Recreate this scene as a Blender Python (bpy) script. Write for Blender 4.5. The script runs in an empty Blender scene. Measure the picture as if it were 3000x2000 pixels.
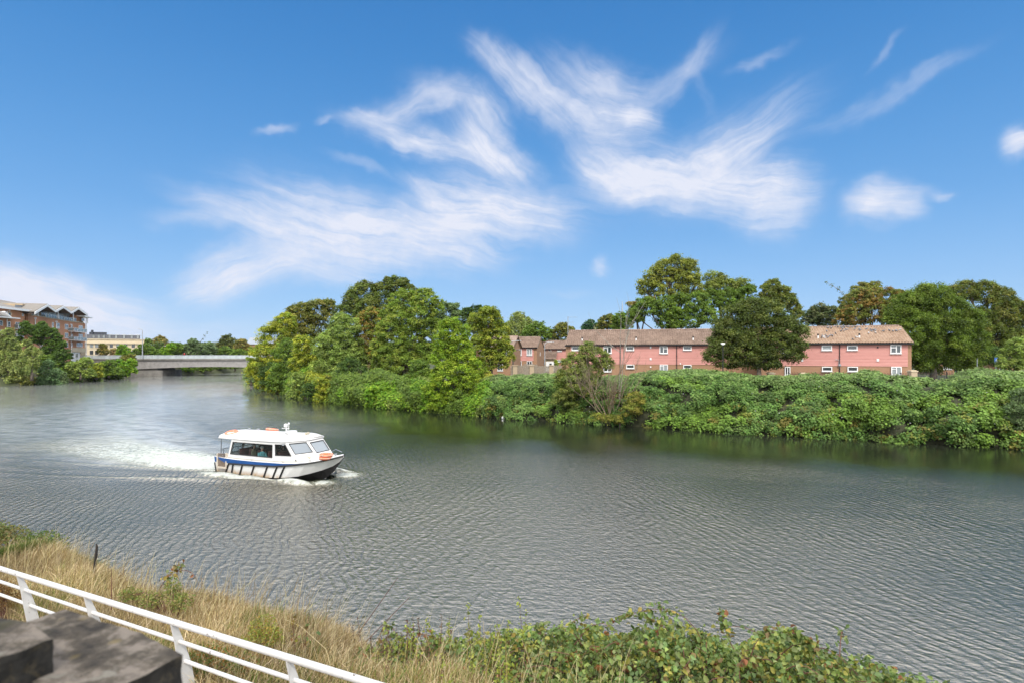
import bpy, bmesh, math, random
import numpy as np
from mathutils import Vector, Matrix, noise as mnoise
random.seed(7); rng = np.random.default_rng(7)
S = bpy.context.scene
COL = S.collection
R = math.radians
FPX = 1667.0; HY = 1035.0; CAMZ = 7.5
# ------------------------------------------------------------------ camera
cd = bpy.data.cameras.new('camera'); cam = bpy.data.objects.new('camera', cd); COL.objects.link(cam)
cam.location = (0, 0, CAMZ); cam.rotation_euler = (R(90), 0, 0)
cd.sensor_width = 36; cd.lens = 20.0; cd.shift_y = 35/3000.0; cd.clip_end = 20000; cd.clip_start = .1
cd.dof.use_dof = True; cd.dof.focus_distance = 40; cd.dof.aperture_fstop = 2.4
S.camera = cam
# ------------------------------------------------------------------ light and sky
SUN_EL, SUN_AZ = R(48), R(172)      # azimuth measured clockwise from +Y (view direction): behind the camera
w = bpy.data.worlds.new('World'); S.world = w; w.use_nodes = True
nt = w.node_tree; nt.nodes.clear()
def N(t, **k):
    n = nt.nodes.new(t)
    for a, b in k.items(): setattr(n, a, b)
    return n
def L(a, b): nt.links.new(a, b)
def inp(n, i, v):
    if isinstance(v, bpy.types.NodeSocket): L(v, n.inputs[i])
    else: n.inputs[i].default_value = v
def M_(op, a, b=None, c=None, clamp=False):
    n = N('ShaderNodeMath', operation=op, use_clamp=clamp)
    inp(n, 0, a)
    if b is not None: inp(n, 1, b)
    if c is not None: inp(n, 2, c)
    return n.outputs[0]
def VM(op, a, b=None):
    n = N('ShaderNodeVectorMath', operation=op)
    inp(n, 0, a)
    if b is not None: inp(n, 1, b)
    return n.outputs[0]
out = N('ShaderNodeOutputWorld'); bg = N('ShaderNodeBackground')
L(bg.outputs[0], out.inputs[0]); bg.inputs[1].default_value = 0.108
sky = N('ShaderNodeTexSky', sky_type='NISHITA', sun_disc=False, sun_elevation=SUN_EL, sun_rotation=SUN_AZ,
        altitude=100, air_density=1.0, dust_density=0.4, ozone_density=2.5)
tc = N('ShaderNodeTexCoord'); sp = N('ShaderNodeSeparateXYZ'); L(tc.outputs['Generated'], sp.inputs[0])
az = M_('ARCTAN2', sp.outputs[0], sp.outputs[1]); el = M_('ARCSINE', sp.outputs[2])
cb = N('ShaderNodeCombineXYZ'); L(az, cb.inputs[0]); L(el, cb.inputs[1])
P = cb.outputs[0]
gr = N('ShaderNodeValToRGB'); L(M_('MULTIPLY', el, 1/R(60), clamp=True), gr.inputs[0]); gr.color_ramp.interpolation = 'B_SPLINE'
_e = gr.color_ramp.elements; _e[0].position = 0; _e[1].position = 1
for pos, c_ in ((0, (3.5, 5.3, 7.8)), (.10, (2.3, 4.4, 7.4)), (.22, (1.15, 3.3, 6.7)), (.40, (.48, 2.25, 5.5)), (.55, (.30, 1.8, 4.8)), (1, (.25, 1.4, 4.2))):
    x_ = _e[0] if pos == 0 else (_e[len(_e)-1] if pos == 1 else _e.new(pos)); x_.color = (*[q/9 for q in c_], 1)
gs = VM('SCALE', gr.outputs[0]); gs.node.inputs['Scale'].default_value = 9
hs = N('ShaderNodeMix', data_type='RGBA'); hs.inputs['Factor'].default_value = .85; L(sky.outputs[0], hs.inputs['A']); L(gs, hs.inputs['B'])
def noise_(vec, scale, detail=4, rough=.55, dist=0.0):
    n = N('ShaderNodeTexNoise'); inp(n, 'Vector', vec); n.inputs['Scale'].default_value = scale
    n.inputs['Detail'].default_value = detail; n.inputs['Roughness'].default_value = rough; n.inputs['Distortion'].default_value = dist
    return n
nd = noise_(P, 5.0, 4, .6)
dv = VM('SCALE', VM('SUBTRACT', nd.outputs['Color'], (.5, .5, .5))); dv.node.inputs['Scale'].default_value = .08
dz = VM('MULTIPLY', dv, (1, 1, 0)); Pd = VM('ADD', P, dz)
nd2 = noise_(P, 22.0, 3, .6)
dv2 = VM('SCALE', VM('SUBTRACT', nd2.outputs['Color'], (.5, .5, .5))); dv2.node.inputs['Scale'].default_value = .022
Pe = VM('ADD', Pd, VM('MULTIPLY', dv2, (1, 1, 0)))
def fibre(deg):                     # streaks running along one direction of the sky
    m = N('ShaderNodeMapping', vector_type='TEXTURE'); L(Pd, m.inputs[0]); m.inputs['Rotation'].default_value = (0, 0, R(deg))
    m.inputs['Scale'].default_value = (1/5.0, 1/48.0, 1)
    return noise_(m.outputs[0], 1.0, 8, .70, .0).outputs['Fac']
FIB = {k: fibre(k) for k in (-38, -10, 22, 60)}
# cloud wisps: picture x, y of centre (of 2352), half length, half width, tilt (up to the right positive), weight
CL = [(705,520,170,62,-8,1.0),(830,545,120,55,-10,.7),(520,490,130,22,-14,.55),(600,600,150,38,12,.75),(510,640,110,34,10,1.0),(740,600,110,30,-15,.6),
 (950,560,170,50,-6,.85),(1060,480,130,52,0,.95),(1190,490,150,48,-8,1.0),(1040,545,160,40,-4,.7),(980,450,80,20,-28,.6),(430,505,90,14,5,.4),
 (850,262,60,11,0,.6),(950,240,110,24,16,.55),(1040,225,90,22,-15,.55),(880,305,100,20,-12,.55),(1000,335,150,26,-12,.9),(1130,350,110,28,-30,.9),(1120,290,70,36,-55,.65),(1170,370,70,24,-35,.5),
 (1130,140,60,22,-30,.55),(1200,195,90,30,-30,.65),(1280,235,110,40,-25,.75),(1390,285,110,46,-20,.7),(1340,170,90,30,-25,.55),(1460,265,45,22,-10,.8),(1430,200,80,28,-10,.45),
 (1540,190,110,20,30,.4),(1610,110,60,16,50,.3),(1740,128,60,9,5,.4),(1615,190,60,10,-65,.12),
 (1400,395,100,36,-28,.9),(1520,420,170,48,-4,1.15),(1640,370,170,52,28,.75),(1720,320,150,36,30,.45),(1660,440,150,38,-6,.85),(1760,425,90,34,5,1.0),(1770,490,80,36,-15,.85),(1840,450,50,40,-10,.55),
 (2010,470,70,28,-6,1.0),(2080,485,50,16,-12,.7),(2100,455,60,10,0,.35),(2175,456,30,6,0,.5),(2345,340,40,16,10,.9),
 (2010,240,170,13,18,.28),(2130,180,130,9,16,.15),(2030,140,50,6,35,.25),
 (90,690,230,44,-6,1.2),(200,735,190,34,-6,.9),(20,665,110,24,0,.9),(60,745,160,40,0,.9),(300,700,120,24,-8,.5),(40,790,160,30,0,.6),(480,760,140,24,0,.25),
 (645,312,36,8,32,.6),(745,275,22,5,8,.3),(1382,612,24,11,5,.6),(820,385,70,10,-18,.25),(1300,665,60,8,0,.15)]
acc = None
for cx, cy, a_, b_, tl, wt in CL:
    px, py = cx*1.2755, cy*1.2755
    A = math.atan((px-1500)/FPX); E_ = math.atan((HY-py)*math.cos(A)/FPX)
    k = 1.2755/FPX
    m = N('ShaderNodeMapping', vector_type='TEXTURE'); L(Pe, m.inputs[0])
    m.inputs['Location'].default_value = (A, E_, 0); m.inputs['Rotation'].default_value = (0, 0, R(tl))
    m.inputs['Scale'].default_value = (a_*k*1.9*math.cos(A)**2, b_*k*2.5, 1)
    ln = N('ShaderNodeVectorMath', operation='LENGTH'); L(m.outputs[0], ln.inputs[0])
    mr = N('ShaderNodeMapRange', interpolation_type='SMOOTHERSTEP'); L(ln.outputs['Value'], mr.inputs[0])
    mr.inputs[1].default_value = 1.0; mr.inputs[2].default_value = .0; mr.inputs[3].default_value = 0; mr.inputs[4].default_value = 1
    key = min(FIB, key=lambda q: abs(q-tl))
    f = M_('MULTIPLY_ADD', FIB[key], 2.4, -.78, clamp=True)
    f = M_('MULTIPLY_ADD', M_('MULTIPLY', f, 1.0), M_('MULTIPLY_ADD', mr.outputs[0], .45, .55), M_('MULTIPLY', mr.outputs[0], .42))
    v = M_('MULTIPLY', M_('MULTIPLY', mr.outputs[0], f), wt*1.0)
    acc = v if acc is None else M_('ADD', acc, M_('MULTIPLY', v, M_('SUBTRACT', 1.0, M_('MULTIPLY', acc, .75, clamp=True))))
nf = noise_(Pd, 16.0, 5, .65).outputs['Fac']
acc = M_('MULTIPLY', acc, M_('MULTIPLY_ADD', nf, 1.1, .42))
# bright white cloud added overhead, out of view, to soften and grey the light
ov = N('ShaderNodeMapRange', interpolation_type='SMOOTHSTEP'); L(el, ov.inputs[0]); ov.inputs[1].default_value = R(32.5); ov.inputs[2].default_value = R(40)
ovn = M_('MULTIPLY', ov.outputs[0], M_('MULTIPLY_ADD', nd.outputs['Fac'], 1.0, .35))
# white also added to the unseen sky behind the camera, for soft light
bk = N('ShaderNodeMapRange', interpolation_type='SMOOTHSTEP'); L(sp.outputs[1], bk.inputs[0]); bk.inputs[1].default_value = .1; bk.inputs[2].default_value = -.4
acc = M_('MAXIMUM', acc, M_('MAXIMUM', ovn, M_('MULTIPLY', bk.outputs[0], .7)))
acc = M_('MULTIPLY', acc, .93, clamp=True)
mx = N('ShaderNodeMix', data_type='RGBA'); L(acc, mx.inputs['Factor']); L(hs.outputs['Result'], mx.inputs['A'])
cc_ = N('ShaderNodeMix', data_type='RGBA'); L(M_('MAXIMUM', ov.outputs[0], bk.outputs[0]), cc_.inputs['Factor'])
cc_.inputs['A'].default_value = (6.3, 6.6, 7.6, 1); cc_.inputs['B'].default_value = (24, 23.6, 23.2, 1)
L(cc_.outputs['Result'], mx.inputs['B'])
L(mx.outputs['Result'], bg.inputs[0])
sd = bpy.data.lights.new('sun', 'SUN'); so = bpy.data.objects.new('sun', sd); COL.objects.link(so)
sd.energy = 2.6; sd.angle = R(5); sd.color = (1, .95, .87)
dirv = Vector((math.sin(SUN_AZ)*math.cos(SUN_EL), math.cos(SUN_AZ)*math.cos(SUN_EL), math.sin(SUN_EL)))
so.rotation_euler = dirv.to_track_quat('Z', 'Y').to_euler(); so.location = (-20, -20, 60)
S.view_settings.view_transform = 'Standard'; S.view_settings.look = 'None'; S.view_settings.exposure = 0.22; S.view_settings.gamma = 1
S.cycles.max_bounces = 6; S.cycles.transparent_max_bounces = 8; S.cycles.diffuse_bounces = 3; S.cycles.glossy_bounces = 3
S.cycles.use_denoising = True
S.cycles.caustics_reflective = False; S.cycles.caustics_refractive = False
# ------------------------------------------------------------------ helpers
def at(px, py, Y): return Vector(((px-1500)/FPX*Y, Y, CAMZ-(py-HY)/FPX*Y))
def tag(o, label=None, cat=None, group=None, kind=None):
    if label: o['label'] = label
    if cat: o['category'] = cat
    if group: o['group'] = group
    if kind: o['kind'] = kind
    return o
def empty(name, loc=(0, 0, 0), rz=0.0):
    o = bpy.data.objects.new(name, None); COL.objects.link(o); o.location = loc; o.rotation_euler = (0, 0, rz); o.empty_display_size = .5
    return o
def copy_tree(o, parent=None):
    c = o.copy(); COL.objects.link(c)
    if parent: c.parent = parent
    for ch in list(o.children): copy_tree(ch, c)
    return c
class MB:
    def __init__(s): s.v = []; s.f = []; s.m = []; s.mi = 0
    def add(s, vs, fs):
        b = len(s.v); s.v += [tuple(x) for x in vs]; s.f += [tuple(b+i for i in f) for f in fs]; s.m += [s.mi]*len(fs)
    def box(s, x0, x1, y0, y1, z0, z1):
        s.add([(x0,y0,z0),(x1,y0,z0),(x1,y1,z0),(x0,y1,z0),(x0,y0,z1),(x1,y0,z1),(x1,y1,z1),(x0,y1,z1)],
              [(0,3,2,1),(4,5,6,7),(0,1,5,4),(1,2,6,5),(2,3,7,6),(3,0,4,7)])
    def tube(s, pts, rad, n=8, cap=True):
        pts = [Vector(p) for p in pts]
        if not hasattr(rad, '__len__'): rad = [rad]*len(pts)
        base = len(s.v); up = Vector((0, 0, 1)); prev = None
        for i, p in enumerate(pts):
            d = (pts[min(i+1, len(pts)-1)]-pts[max(i-1, 0)])
            d = d.normalized() if d.length > 1e-9 else Vector((0, 0, 1))
            if prev is None:
                a = d.cross(up) if abs(d.z) < .95 else d.cross(Vector((1, 0, 0)))
            else: a = prev - d*prev.dot(d)
            a.normalize(); prev = a; b = d.cross(a)
            for k in range(n):
                t = 2*math.pi*k/n; s.v.append(tuple(p+(a*math.cos(t)+b*math.sin(t))*rad[i]))
        for i in range(len(pts)-1):
            for k in range(n):
                s.f.append((base+i*n+k, base+i*n+(k+1) % n, base+(i+1)*n+(k+1) % n, base+(i+1)*n+k)); s.m.append(s.mi)
        if cap:
            s.f.append(tuple(base+k for k in range(n))[::-1]); s.m.append(s.mi)
            s.f.append(tuple(base+(len(pts)-1)*n+k for k in range(n))); s.m.append(s.mi)
    def lathe(s, prof, c=(0, 0, 0), n=20, sx=1, sy=1):
        base = len(s.v)
        for r, z in prof:
            for k in range(n):
                t = 2*math.pi*k/n; s.v.append((c[0]+r*sx*math.cos(t), c[1]+r*sy*math.sin(t), c[2]+z))
        for i in range(len(prof)-1):
            for k in range(n):
                s.f.append((base+i*n+k, base+i*n+(k+1) % n, base+(i+1)*n+(k+1) % n, base+(i+1)*n+k)); s.m.append(s.mi)
        s.f.append(tuple(base+k for k in range(n))[::-1]); s.m.append(s.mi)
        s.f.append(tuple(base+(len(prof)-1)*n+k for k in range(n))); s.m.append(s.mi)
    def prism(s, poly, o, ax, ay, az, h):    # poly (a,b) in plane ax,ay at o extruded h along az
        o, ax, ay, az = Vector(o), Vector(ax), Vector(ay), Vector(az); n = len(poly)
        vs = [o+ax*a+ay*b for a, b in poly]+[o+ax*a+ay*b+az*h for a, b in poly]
        s.add(vs, [tuple(range(n))[::-1], tuple(range(n, 2*n))]+[(i, (i+1) % n, n+(i+1) % n, n+i) for i in range(n)])
    def slab(s, quad, th):                   # quad of 4 points thickened along its normal (inwards)
        q = [Vector(p) for p in quad]; nn = (q[1]-q[0]).cross(q[3]-q[0]).normalized()*th
        s.add(q+[p-nn for p in q], [(0,1,2,3),(7,6,5,4),(0,4,5,1),(1,5,6,2),(2,6,7,3),(3,7,4,0)])
    def panel(s, q, holes, th=.04):          # bilinear quad with rectangular (u0,u1,v0,v1) holes, thickened
        q = [Vector(p) for p in q]; nn = (q[1]-q[0]).cross(q[3]-q[0]).normalized()*th
        us = sorted({0, 1, *[h[0] for h in holes], *[h[1] for h in holes]}); vs_ = sorted({0, 1, *[h[2] for h in holes], *[h[3] for h in holes]})
        pt = lambda u, v: (q[0]*(1-u)+q[1]*u)*(1-v)+(q[3]*(1-u)+q[2]*u)*v
        for i in range(len(us)-1):
            for j in range(len(vs_)-1):
                uc, vc = (us[i]+us[i+1])/2, (vs_[j]+vs_[j+1])/2
                if any(h[0] < uc < h[1] and h[2] < vc < h[3] for h in holes): continue
                p = [pt(us[i], vs_[j]), pt(us[i+1], vs_[j]), pt(us[i+1], vs_[j+1]), pt(us[i], vs_[j+1])]
                s.add(p, [(0, 1, 2, 3)]); s.add([x-nn for x in p], [(3, 2, 1, 0)])
        for h in list(holes)+[(0, 1, 0, 1)]:
            c = [pt(h[0], h[2]), pt(h[1], h[2]), pt(h[1], h[3]), pt(h[0], h[3])]
            for i in range(4): a, b = c[i], c[(i+1) % 4]; s.add([a, b, b-nn, a-nn], [(0, 1, 2, 3)])
    def torus(s, c, R0, r, n=24, m=8, ax=None):
        c = Vector(c); Z = Vector(ax).normalized() if ax else Vector((0, 0, 1)); X = Z.orthogonal().normalized(); Yv = Z.cross(X); base = len(s.v)
        for i in range(n):
            t = 2*math.pi*i/n; d = X*math.cos(t)+Yv*math.sin(t)
            for k in range(m):
                u = 2*math.pi*k/m; s.v.append(tuple(c+d*(R0+r*math.cos(u))+Z*r*math.sin(u)))
        for i in range(n):
            for k in range(m): s.f.append((base+i*m+k, base+((i+1) % n)*m+k, base+((i+1) % n)*m+(k+1) % m, base+i*m+(k+1) % m)); s.m.append(s.mi)
    def build(s, name, mats, parent=None, smooth=False, bevel=0):
        me = bpy.data.meshes.new(name); me.from_pydata(s.v, [], s.f); me.update()
        for m in (mats if isinstance(mats, (list, tuple)) else [mats]): me.materials.append(m)
        if any(s.m): me.polygons.foreach_set('material_index', s.m)
        bm = bmesh.new(); bm.from_mesh(me); bmesh.ops.recalc_face_normals(bm, faces=bm.faces); bm.to_mesh(me); bm.free()
        if smooth: me.polygons.foreach_set('use_smooth', [True]*len(me.polygons))
        o = bpy.data.objects.new(name, me); COL.objects.link(o)
        if parent: o.parent = parent
        if bevel:
            b = o.modifiers.new('bevel', 'BEVEL'); b.width = bevel; b.segments = 2; b.limit_method = 'ANGLE'
        return o
def np_mesh(name, V, F, mat, parent=None, col=None, smooth=False, vattr=None):
    V = np.asarray(V, np.float32); F = np.asarray(F, np.int32); k = F.shape[1]
    me = bpy.data.meshes.new(name); me.vertices.add(len(V)); me.vertices.foreach_set('co', V.ravel())
    me.loops.add(F.size); me.loops.foreach_set('vertex_index', F.ravel())
    me.polygons.add(len(F)); me.polygons.foreach_set('loop_start', np.arange(0, F.size, k, dtype=np.int32))
    try: me.polygons.foreach_set('loop_total', np.full(len(F), k, np.int32))
    except Exception: pass
    if col is not None:
        a = me.attributes.new('tint', 'FLOAT_COLOR', 'FACE'); c = np.ones((len(F), 4), np.float32); c[:, :3] = col; a.data.foreach_set('color', c.ravel())
    if vattr:
        for nm, arr in vattr.items():
            a = me.attributes.new(nm, 'FLOAT', 'POINT'); a.data.foreach_set('value', np.asarray(arr, np.float32).ravel())
    me.update(calc_edges=True)
    if smooth: me.polygons.foreach_set('use_smooth', np.ones(len(F), bool))
    me.materials.append(mat)
    o = bpy.data.objects.new(name, me); COL.objects.link(o)
    if parent: o.parent = parent
    return o
# ------------------------------------------------------------------ materials
MATS = {}
class NT:
    def __init__(s, name):
        s.m = bpy.data.materials.new(name); s.m.use_nodes = True; s.t = s.m.node_tree; s.t.nodes.clear()
        s.o = s.t.nodes.new('ShaderNodeOutputMaterial'); s.b = s.t.nodes.new('ShaderNodeBsdfPrincipled'); s.t.links.new(s.b.outputs[0], s.o.inputs[0])
        MATS[name] = s.m; s._tc = None
    def n(s, t, ins=None, **k):
        n = s.t.nodes.new(t)
        for a, b in k.items(): setattr(n, a, b)
        for a, b in (ins or {}).items(): s.set(n, a, b)
        return n
    def set(s, n, i, v):
        if isinstance(v, bpy.types.NodeSocket): s.t.links.new(v, n.inputs[i])
        else: n.inputs[i].default_value = v
    def co(s):
        if not s._tc: s._tc = s.t.nodes.new('ShaderNodeTexCoord')
        return s._tc.outputs['Object']
    def noise(s, scale, detail=4, rough=.55, vec=None, sc=None, dist=0, rot=None):
        v = vec or s.co()
        if sc or rot:
            m = s.n('ShaderNodeMapping', {'Vector': v}); m.inputs['Scale'].default_value = sc or (1, 1, 1)
            if rot: m.inputs['Rotation'].default_value = rot
            v = m.outputs[0]
        return s.n('ShaderNodeTexNoise', {'Vector': v, 'Scale': scale, 'Detail': detail, 'Roughness': rough, 'Distortion': dist})
    def math(s, op, a, b=0.0, clamp=False): return s.n('ShaderNodeMath', {0: a, 1: b}, operation=op, use_clamp=clamp).outputs[0]
    def ramp(s, fac, stops, interp='LINEAR'):
        r = s.n('ShaderNodeValToRGB', {'Fac': fac}); e = r.color_ramp.elements; r.color_ramp.interpolation = interp
        while len(e) > 1: e.remove(e[0])
        for i, (p, c) in enumerate(stops):
            x = e[0] if i == 0 else e.new(p)
            x.position = p; x.color = (*c, 1) if len(c) == 3 else c
        return r.outputs[0]
    def mix(s, f, a, b, blend='MIX'):
        n = s.n('ShaderNodeMix', data_type='RGBA', blend_type=blend)
        s.set(n, 'Factor', f); s.set(n, 'A', a if isinstance(a, bpy.types.NodeSocket) else (*a, 1)); s.set(n, 'B', b if isinstance(b, bpy.types.NodeSocket) else (*b, 1))
        return n.outputs['Result']
    def bump(s, h, strength=.5, dist=.02, normal=None):
        d = {'Height': h, 'Strength': strength, 'Distance': dist}
        if normal: d['Normal'] = normal
        o = s.n('ShaderNodeBump', d).outputs[0]; s.set(s.b, 'Normal', o); return o
    def color(s, c): s.set(s.b, 'Base Color', c if isinstance(c, bpy.types.NodeSocket) else (*c, 1))
def simple(name, c, rough=.6, var=.12, scale=3.0, metal=0, bump=0.0, bscale=30, spec=.4, dirt=None, dirt_amt=.5):
    t = NT(name); t.b.inputs['Roughness'].default_value = rough; t.b.inputs['Metallic'].default_value = metal; t.b.inputs['Specular IOR Level'].default_value = spec
    n = t.noise(scale, 5).outputs['Fac']
    lo = tuple(x*(1-var) for x in c); hi = tuple(min(1, x*(1+var)) for x in c)
    col = t.ramp(n, [(.3, lo), (.7, hi)])
    if dirt:
        dn = t.noise(scale*2.3, 6, .65, dist=.4).outputs['Fac']
        col = t.mix(t.math('MULTIPLY', t.ramp(dn, [(.52, (0, 0, 0)), (.68, (1, 1, 1))]), dirt_amt), col, dirt)
    t.color(col)
    if bump: t.bump(t.noise(bscale, 5).outputs['Fac'], bump, .01)
    return t.m
def leafmat(name, trans=.36, spec=.25, rough=.55):
    t = NT(name); a = t.n('ShaderNodeAttribute', attribute_name='tint')
    t.color(a.outputs['Color']); t.b.inputs['Roughness'].default_value = rough; t.b.inputs['Specular IOR Level'].default_value = spec
    tr = t.n('ShaderNodeBsdfTranslucent'); g = t.mix(1.0, a.outputs['Color'], (1.1, 1.25, .55), 'MULTIPLY'); t.set(tr, 'Color', g)
    mx = t.n('ShaderNodeMixShader', {0: trans}); t.t.links.new(t.b.outputs[0], mx.inputs[1]); t.t.links.new(tr.outputs[0], mx.inputs[2]); t.t.links.new(mx.outputs[0], t.o.inputs[0])
    return t.m
LEAF = leafmat('leaf'); STRAW = leafmat('straw', .35, .2, .6)
BARK = simple('bark', (.13, .105, .08), .9, .4, 4, bump=.6, bscale=12)
GREYBARK = simple('grey_bark', (.30, .27, .23), .85, .3, 4)
WHITE = simple('white_gelcoat', (.66, .655, .64), .28, .03, 1.2, dirt=(.62, .58, .50), dirt_amt=.3)
WHITEP = simple('white_paint', (.78, .78, .77), .4, .04, 2)
BLACK = simple('black_rubber', (.018, .018, .02), .55, .3, 5)
DARK = simple('dark_metal', (.045, .048, .05), .5, .2, 5)
GREYM = simple('grey_metal', (.33, .35, .37), .45, .12, 4, metal=.3)
BLUE = simple('blue_paint', (.012, .085, .30), .35, .12, 2)
ORANGE = simple('orange_plastic', (.75, .20, .10), .5, .1, 6)
CONC = simple('concrete', (.27, .255, .245), .85, .16, .8, bump=.2, bscale=8, dirt=(.16, .15, .14))
DCONC = simple('stained_concrete', (.17, .16, .145), .9, .3, .6, bump=.3, bscale=6)
STONE = simple('cream_stone', (.56, .47, .33), .8, .08, .7, dirt=(.40, .33, .24), dirt_amt=.4)
SLATE = simple('dark_cladding', (.042, .046, .058), .5, .15, 1)
GREYROOF = simple('grey_sheet_roof', (.19, .17, .145), .7, .08, 1)
BLUEROOF = simple('blue_grey_roof', (.22, .25, .29), .5, .1, .5)
TAN = simple('tan_panel', (.42, .32, .20), .7, .1, 1)
WOOD = simple('weathered_wood', (.27, .23, .18), .9, .3, 6, bump=.3)
SKIN = simple('skin', (.55, .33, .24), .5, .05)
HAIRG = simple('grey_hair', (.48, .46, .43), .8, .1)
HAIRD = simple('dark_hair', (.05, .035, .03), .7, .1)
def glassmat(name, c, rough=.06, spec=.9):
    t = NT(name); t.color(c); t.b.inputs['Roughness'].default_value = rough; t.b.inputs['Specular IOR Level'].default_value = spec
    return t.m
PANE = glassmat('window_glass', (.04, .05, .055))
CURT = glassmat('curtained_glass', (.30, .33, .34), .15, .7)
def clearglass(name, a=.75, c=(.05, .06, .06)):
    t = NT(name); t.color(c); t.b.inputs['Roughness'].default_value = .04; t.b.inputs['Specular IOR Level'].default_value = .8
    tr = t.n('ShaderNodeBsdfTransparent'); tr.inputs[0].default_value = (.9, .93, .93, 1)
    mx = t.n('ShaderNodeMixShader', {0: a}); t.t.links.new(t.b.outputs[0], mx.inputs[1]); t.t.links.new(tr.outputs[0], mx.inputs[2]); t.t.links.new(mx.outputs[0], t.o.inputs[0])
    return t.m
CLEAR = clearglass('clear_glass', .86); SCREEN = clearglass('windscreen_glass', .35, (.32, .36, .40)); BALG = clearglass('balcony_glass', .4, (.25, .32, .33))
def brickmat(name, c1, c2, mortar, sc=1.0):
    t = NT(name); t.b.inputs['Roughness'].default_value = .9
    g = t.n('ShaderNodeNewGeometry'); 
    sx = t.n('ShaderNodeSeparateXYZ', {0: t.co()}); ad = t.math('ADD', sx.outputs[0], sx.outputs[1])
    cv = t.n('ShaderNodeCombineXYZ', {0: ad, 1: sx.outputs[2]})
    b = t.n('ShaderNodeTexBrick', {'Vector': cv.outputs[0], 'Color1': (*c1, 1), 'Color2': (*c2, 1), 'Mortar': (*mortar, 1), 'Scale': 1.0/sc, 'Mortar Size': .01, 'Brick Width': .225, 'Row Height': .075, 'Bias': 0.0})
    n = t.noise(.6, 5).outputs['Fac']
    c = t.mix(t.math('MULTIPLY', n, .5), b.outputs['Color'], tuple(x*.72 for x in c1)); t.color(c)
    t.bump(b.outputs['Fac'], -.4, .01)
    return t.m
BRICK = brickmat('orange_brick', (.50, .20, .09), (.56, .24, .115), (.48, .32, .22))
TBRICK = brickmat('tan_brick', (.34, .175, .09), (.40, .22, .12), (.33, .24, .17))
YBRICK = brickmat('buff_brick', (.48, .37, .24), (.55, .43, .29), (.40, .34, .26))
def cladmat():
    t = NT('pink_cladding'); t.b.inputs['Roughness'].default_value = .75
    sx = t.n('ShaderNodeSeparateXYZ', {0: t.co()}); z = t.math('MULTIPLY', sx.outputs[2], 1/.165); row = t.math('FLOOR', z); fr = t.math('FRACT', z)
    wn = t.n('ShaderNodeTexWhiteNoise', {'W': row}, noise_dimensions='1D').outputs['Value']
    n = t.noise(.9, 5, .6, sc=(1, 1, 3)).outputs['Fac']
    c = t.ramp(t.math('ADD', t.math('MULTIPLY', wn, .35), t.math('MULTIPLY', n, .65)), [(.25, (.50, .225, .19)), (.5, (.55, .255, .22)), (.75, (.59, .29, .25))])
    st = t.noise(2.2, 6, .7, sc=(1, 1, .5), dist=.5).outputs['Fac']
    c = t.mix(t.math('MULTIPLY', t.ramp(st, [(.62, (0, 0, 0)), (.75, (1, 1, 1))]), .35), c, (.36, .13, .11)); t.color(c)
    return t.m
CLAD = cladmat()
def tilemat(name, a, b, c_):
    t = NT(name); t.b.inputs['Roughness'].default_value = .9
    n = t.noise(.7, 5, .7).outputs['Fac']; v = t.n('ShaderNodeTexVoronoi', {'Vector': t.n('ShaderNodeMapping', {'Vector': t.co(), 'Scale': (6.6, 5.2, 5.2)}).outputs[0], 'Scale': 1.0}).outputs['Color']
    s_ = t.n('ShaderNodeSeparateColor', {0: v}).outputs[0]
    f = t.math('ADD', t.math('MULTIPLY', n, .75), t.math('MULTIPLY', s_, .25))
    t.color(t.ramp(f, [(.25, a), (.5, b), (.78, c_)])); return t.m
TILE2 = tilemat('sandy_pantiles', (.24, .155, .10), (.34, .235, .165), (.43, .32, .24))
TILE = tilemat('brown_pantiles', (.13, .09, .068), (.22, .155, .12), (.33, .245, .195))
# ------------------------------------------------------------------ river, ground
RIV = np.array([(140,5),(90,22),(60,36),(41,45.5),(32.7,49.5),(22.7,54),(11,61),(-4.1,69),(-13.7,76),(-25.8,86),(-39,100),(-57,132),(-77,167),(-70,190),(-45,215),(20,235),(60,240),
 (60,270),(-40,262),(-95,245),(-107,231),(-119,205),(-128,192),(-117,162),(-116,152),(-115,139),(-120,133),(-150,118),(-250,90),(-420,60),(-420,-80),(140,-80)], float)
def sdf(x, y):
    d = np.full(x.shape, 1e9); ins = np.zeros(x.shape, bool); n = len(RIV)
    for i in range(n):
        a, b = RIV[i], RIV[(i+1) % n]; e = b-a
        t = np.clip(((x-a[0])*e[0]+(y-a[1])*e[1])/(e@e), 0, 1)
        d = np.minimum(d, np.hypot(x-a[0]-t*e[0], y-a[1]-t*e[1]))
        c = (a[1] > y) != (b[1] > y); xx = a[0]+(y-a[1])/(e[1] if e[1] else 1e-9)*e[0]; ins ^= c & (x < xx)
    return np.where(ins, -d, d)
def axis(fine0, fine1, st, lo, hi, g=1.25):
    a = list(np.arange(fine0, fine1+st/2, st)); s_ = st
    while a[-1] < hi: s_ *= g; a.append(a[-1]+s_)
    s_ = st
    while a[0] > lo: s_ *= g; a.insert(0, a[0]-s_)
    return np.array(a)
def grid_faces(nx, ny):
    i = np.arange(nx*ny).reshape(ny, nx); return np.stack([i[:-1, :-1], i[:-1, 1:], i[1:, 1:], i[1:, :-1]], -1).reshape(-1, 4)
GZ = lambda x: np.where(x > -95, 3.5, 2.9)
gx, gy = axis(-180, 80, 2.5, -4500, 4500), axis(30, 280, 2.5, -400, 9000)
X, Y = np.meshgrid(gx, gy); D = sdf(X, Y); e = np.clip(D/3.0, 0, 1)
Z = np.where(D > 0, e*e*(3-2*e)*GZ(X), -np.clip(-D/3, 0, 1)*2.2)
t = NT('ground_soil'); t.b.inputs['Roughness'].default_value = .95
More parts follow.
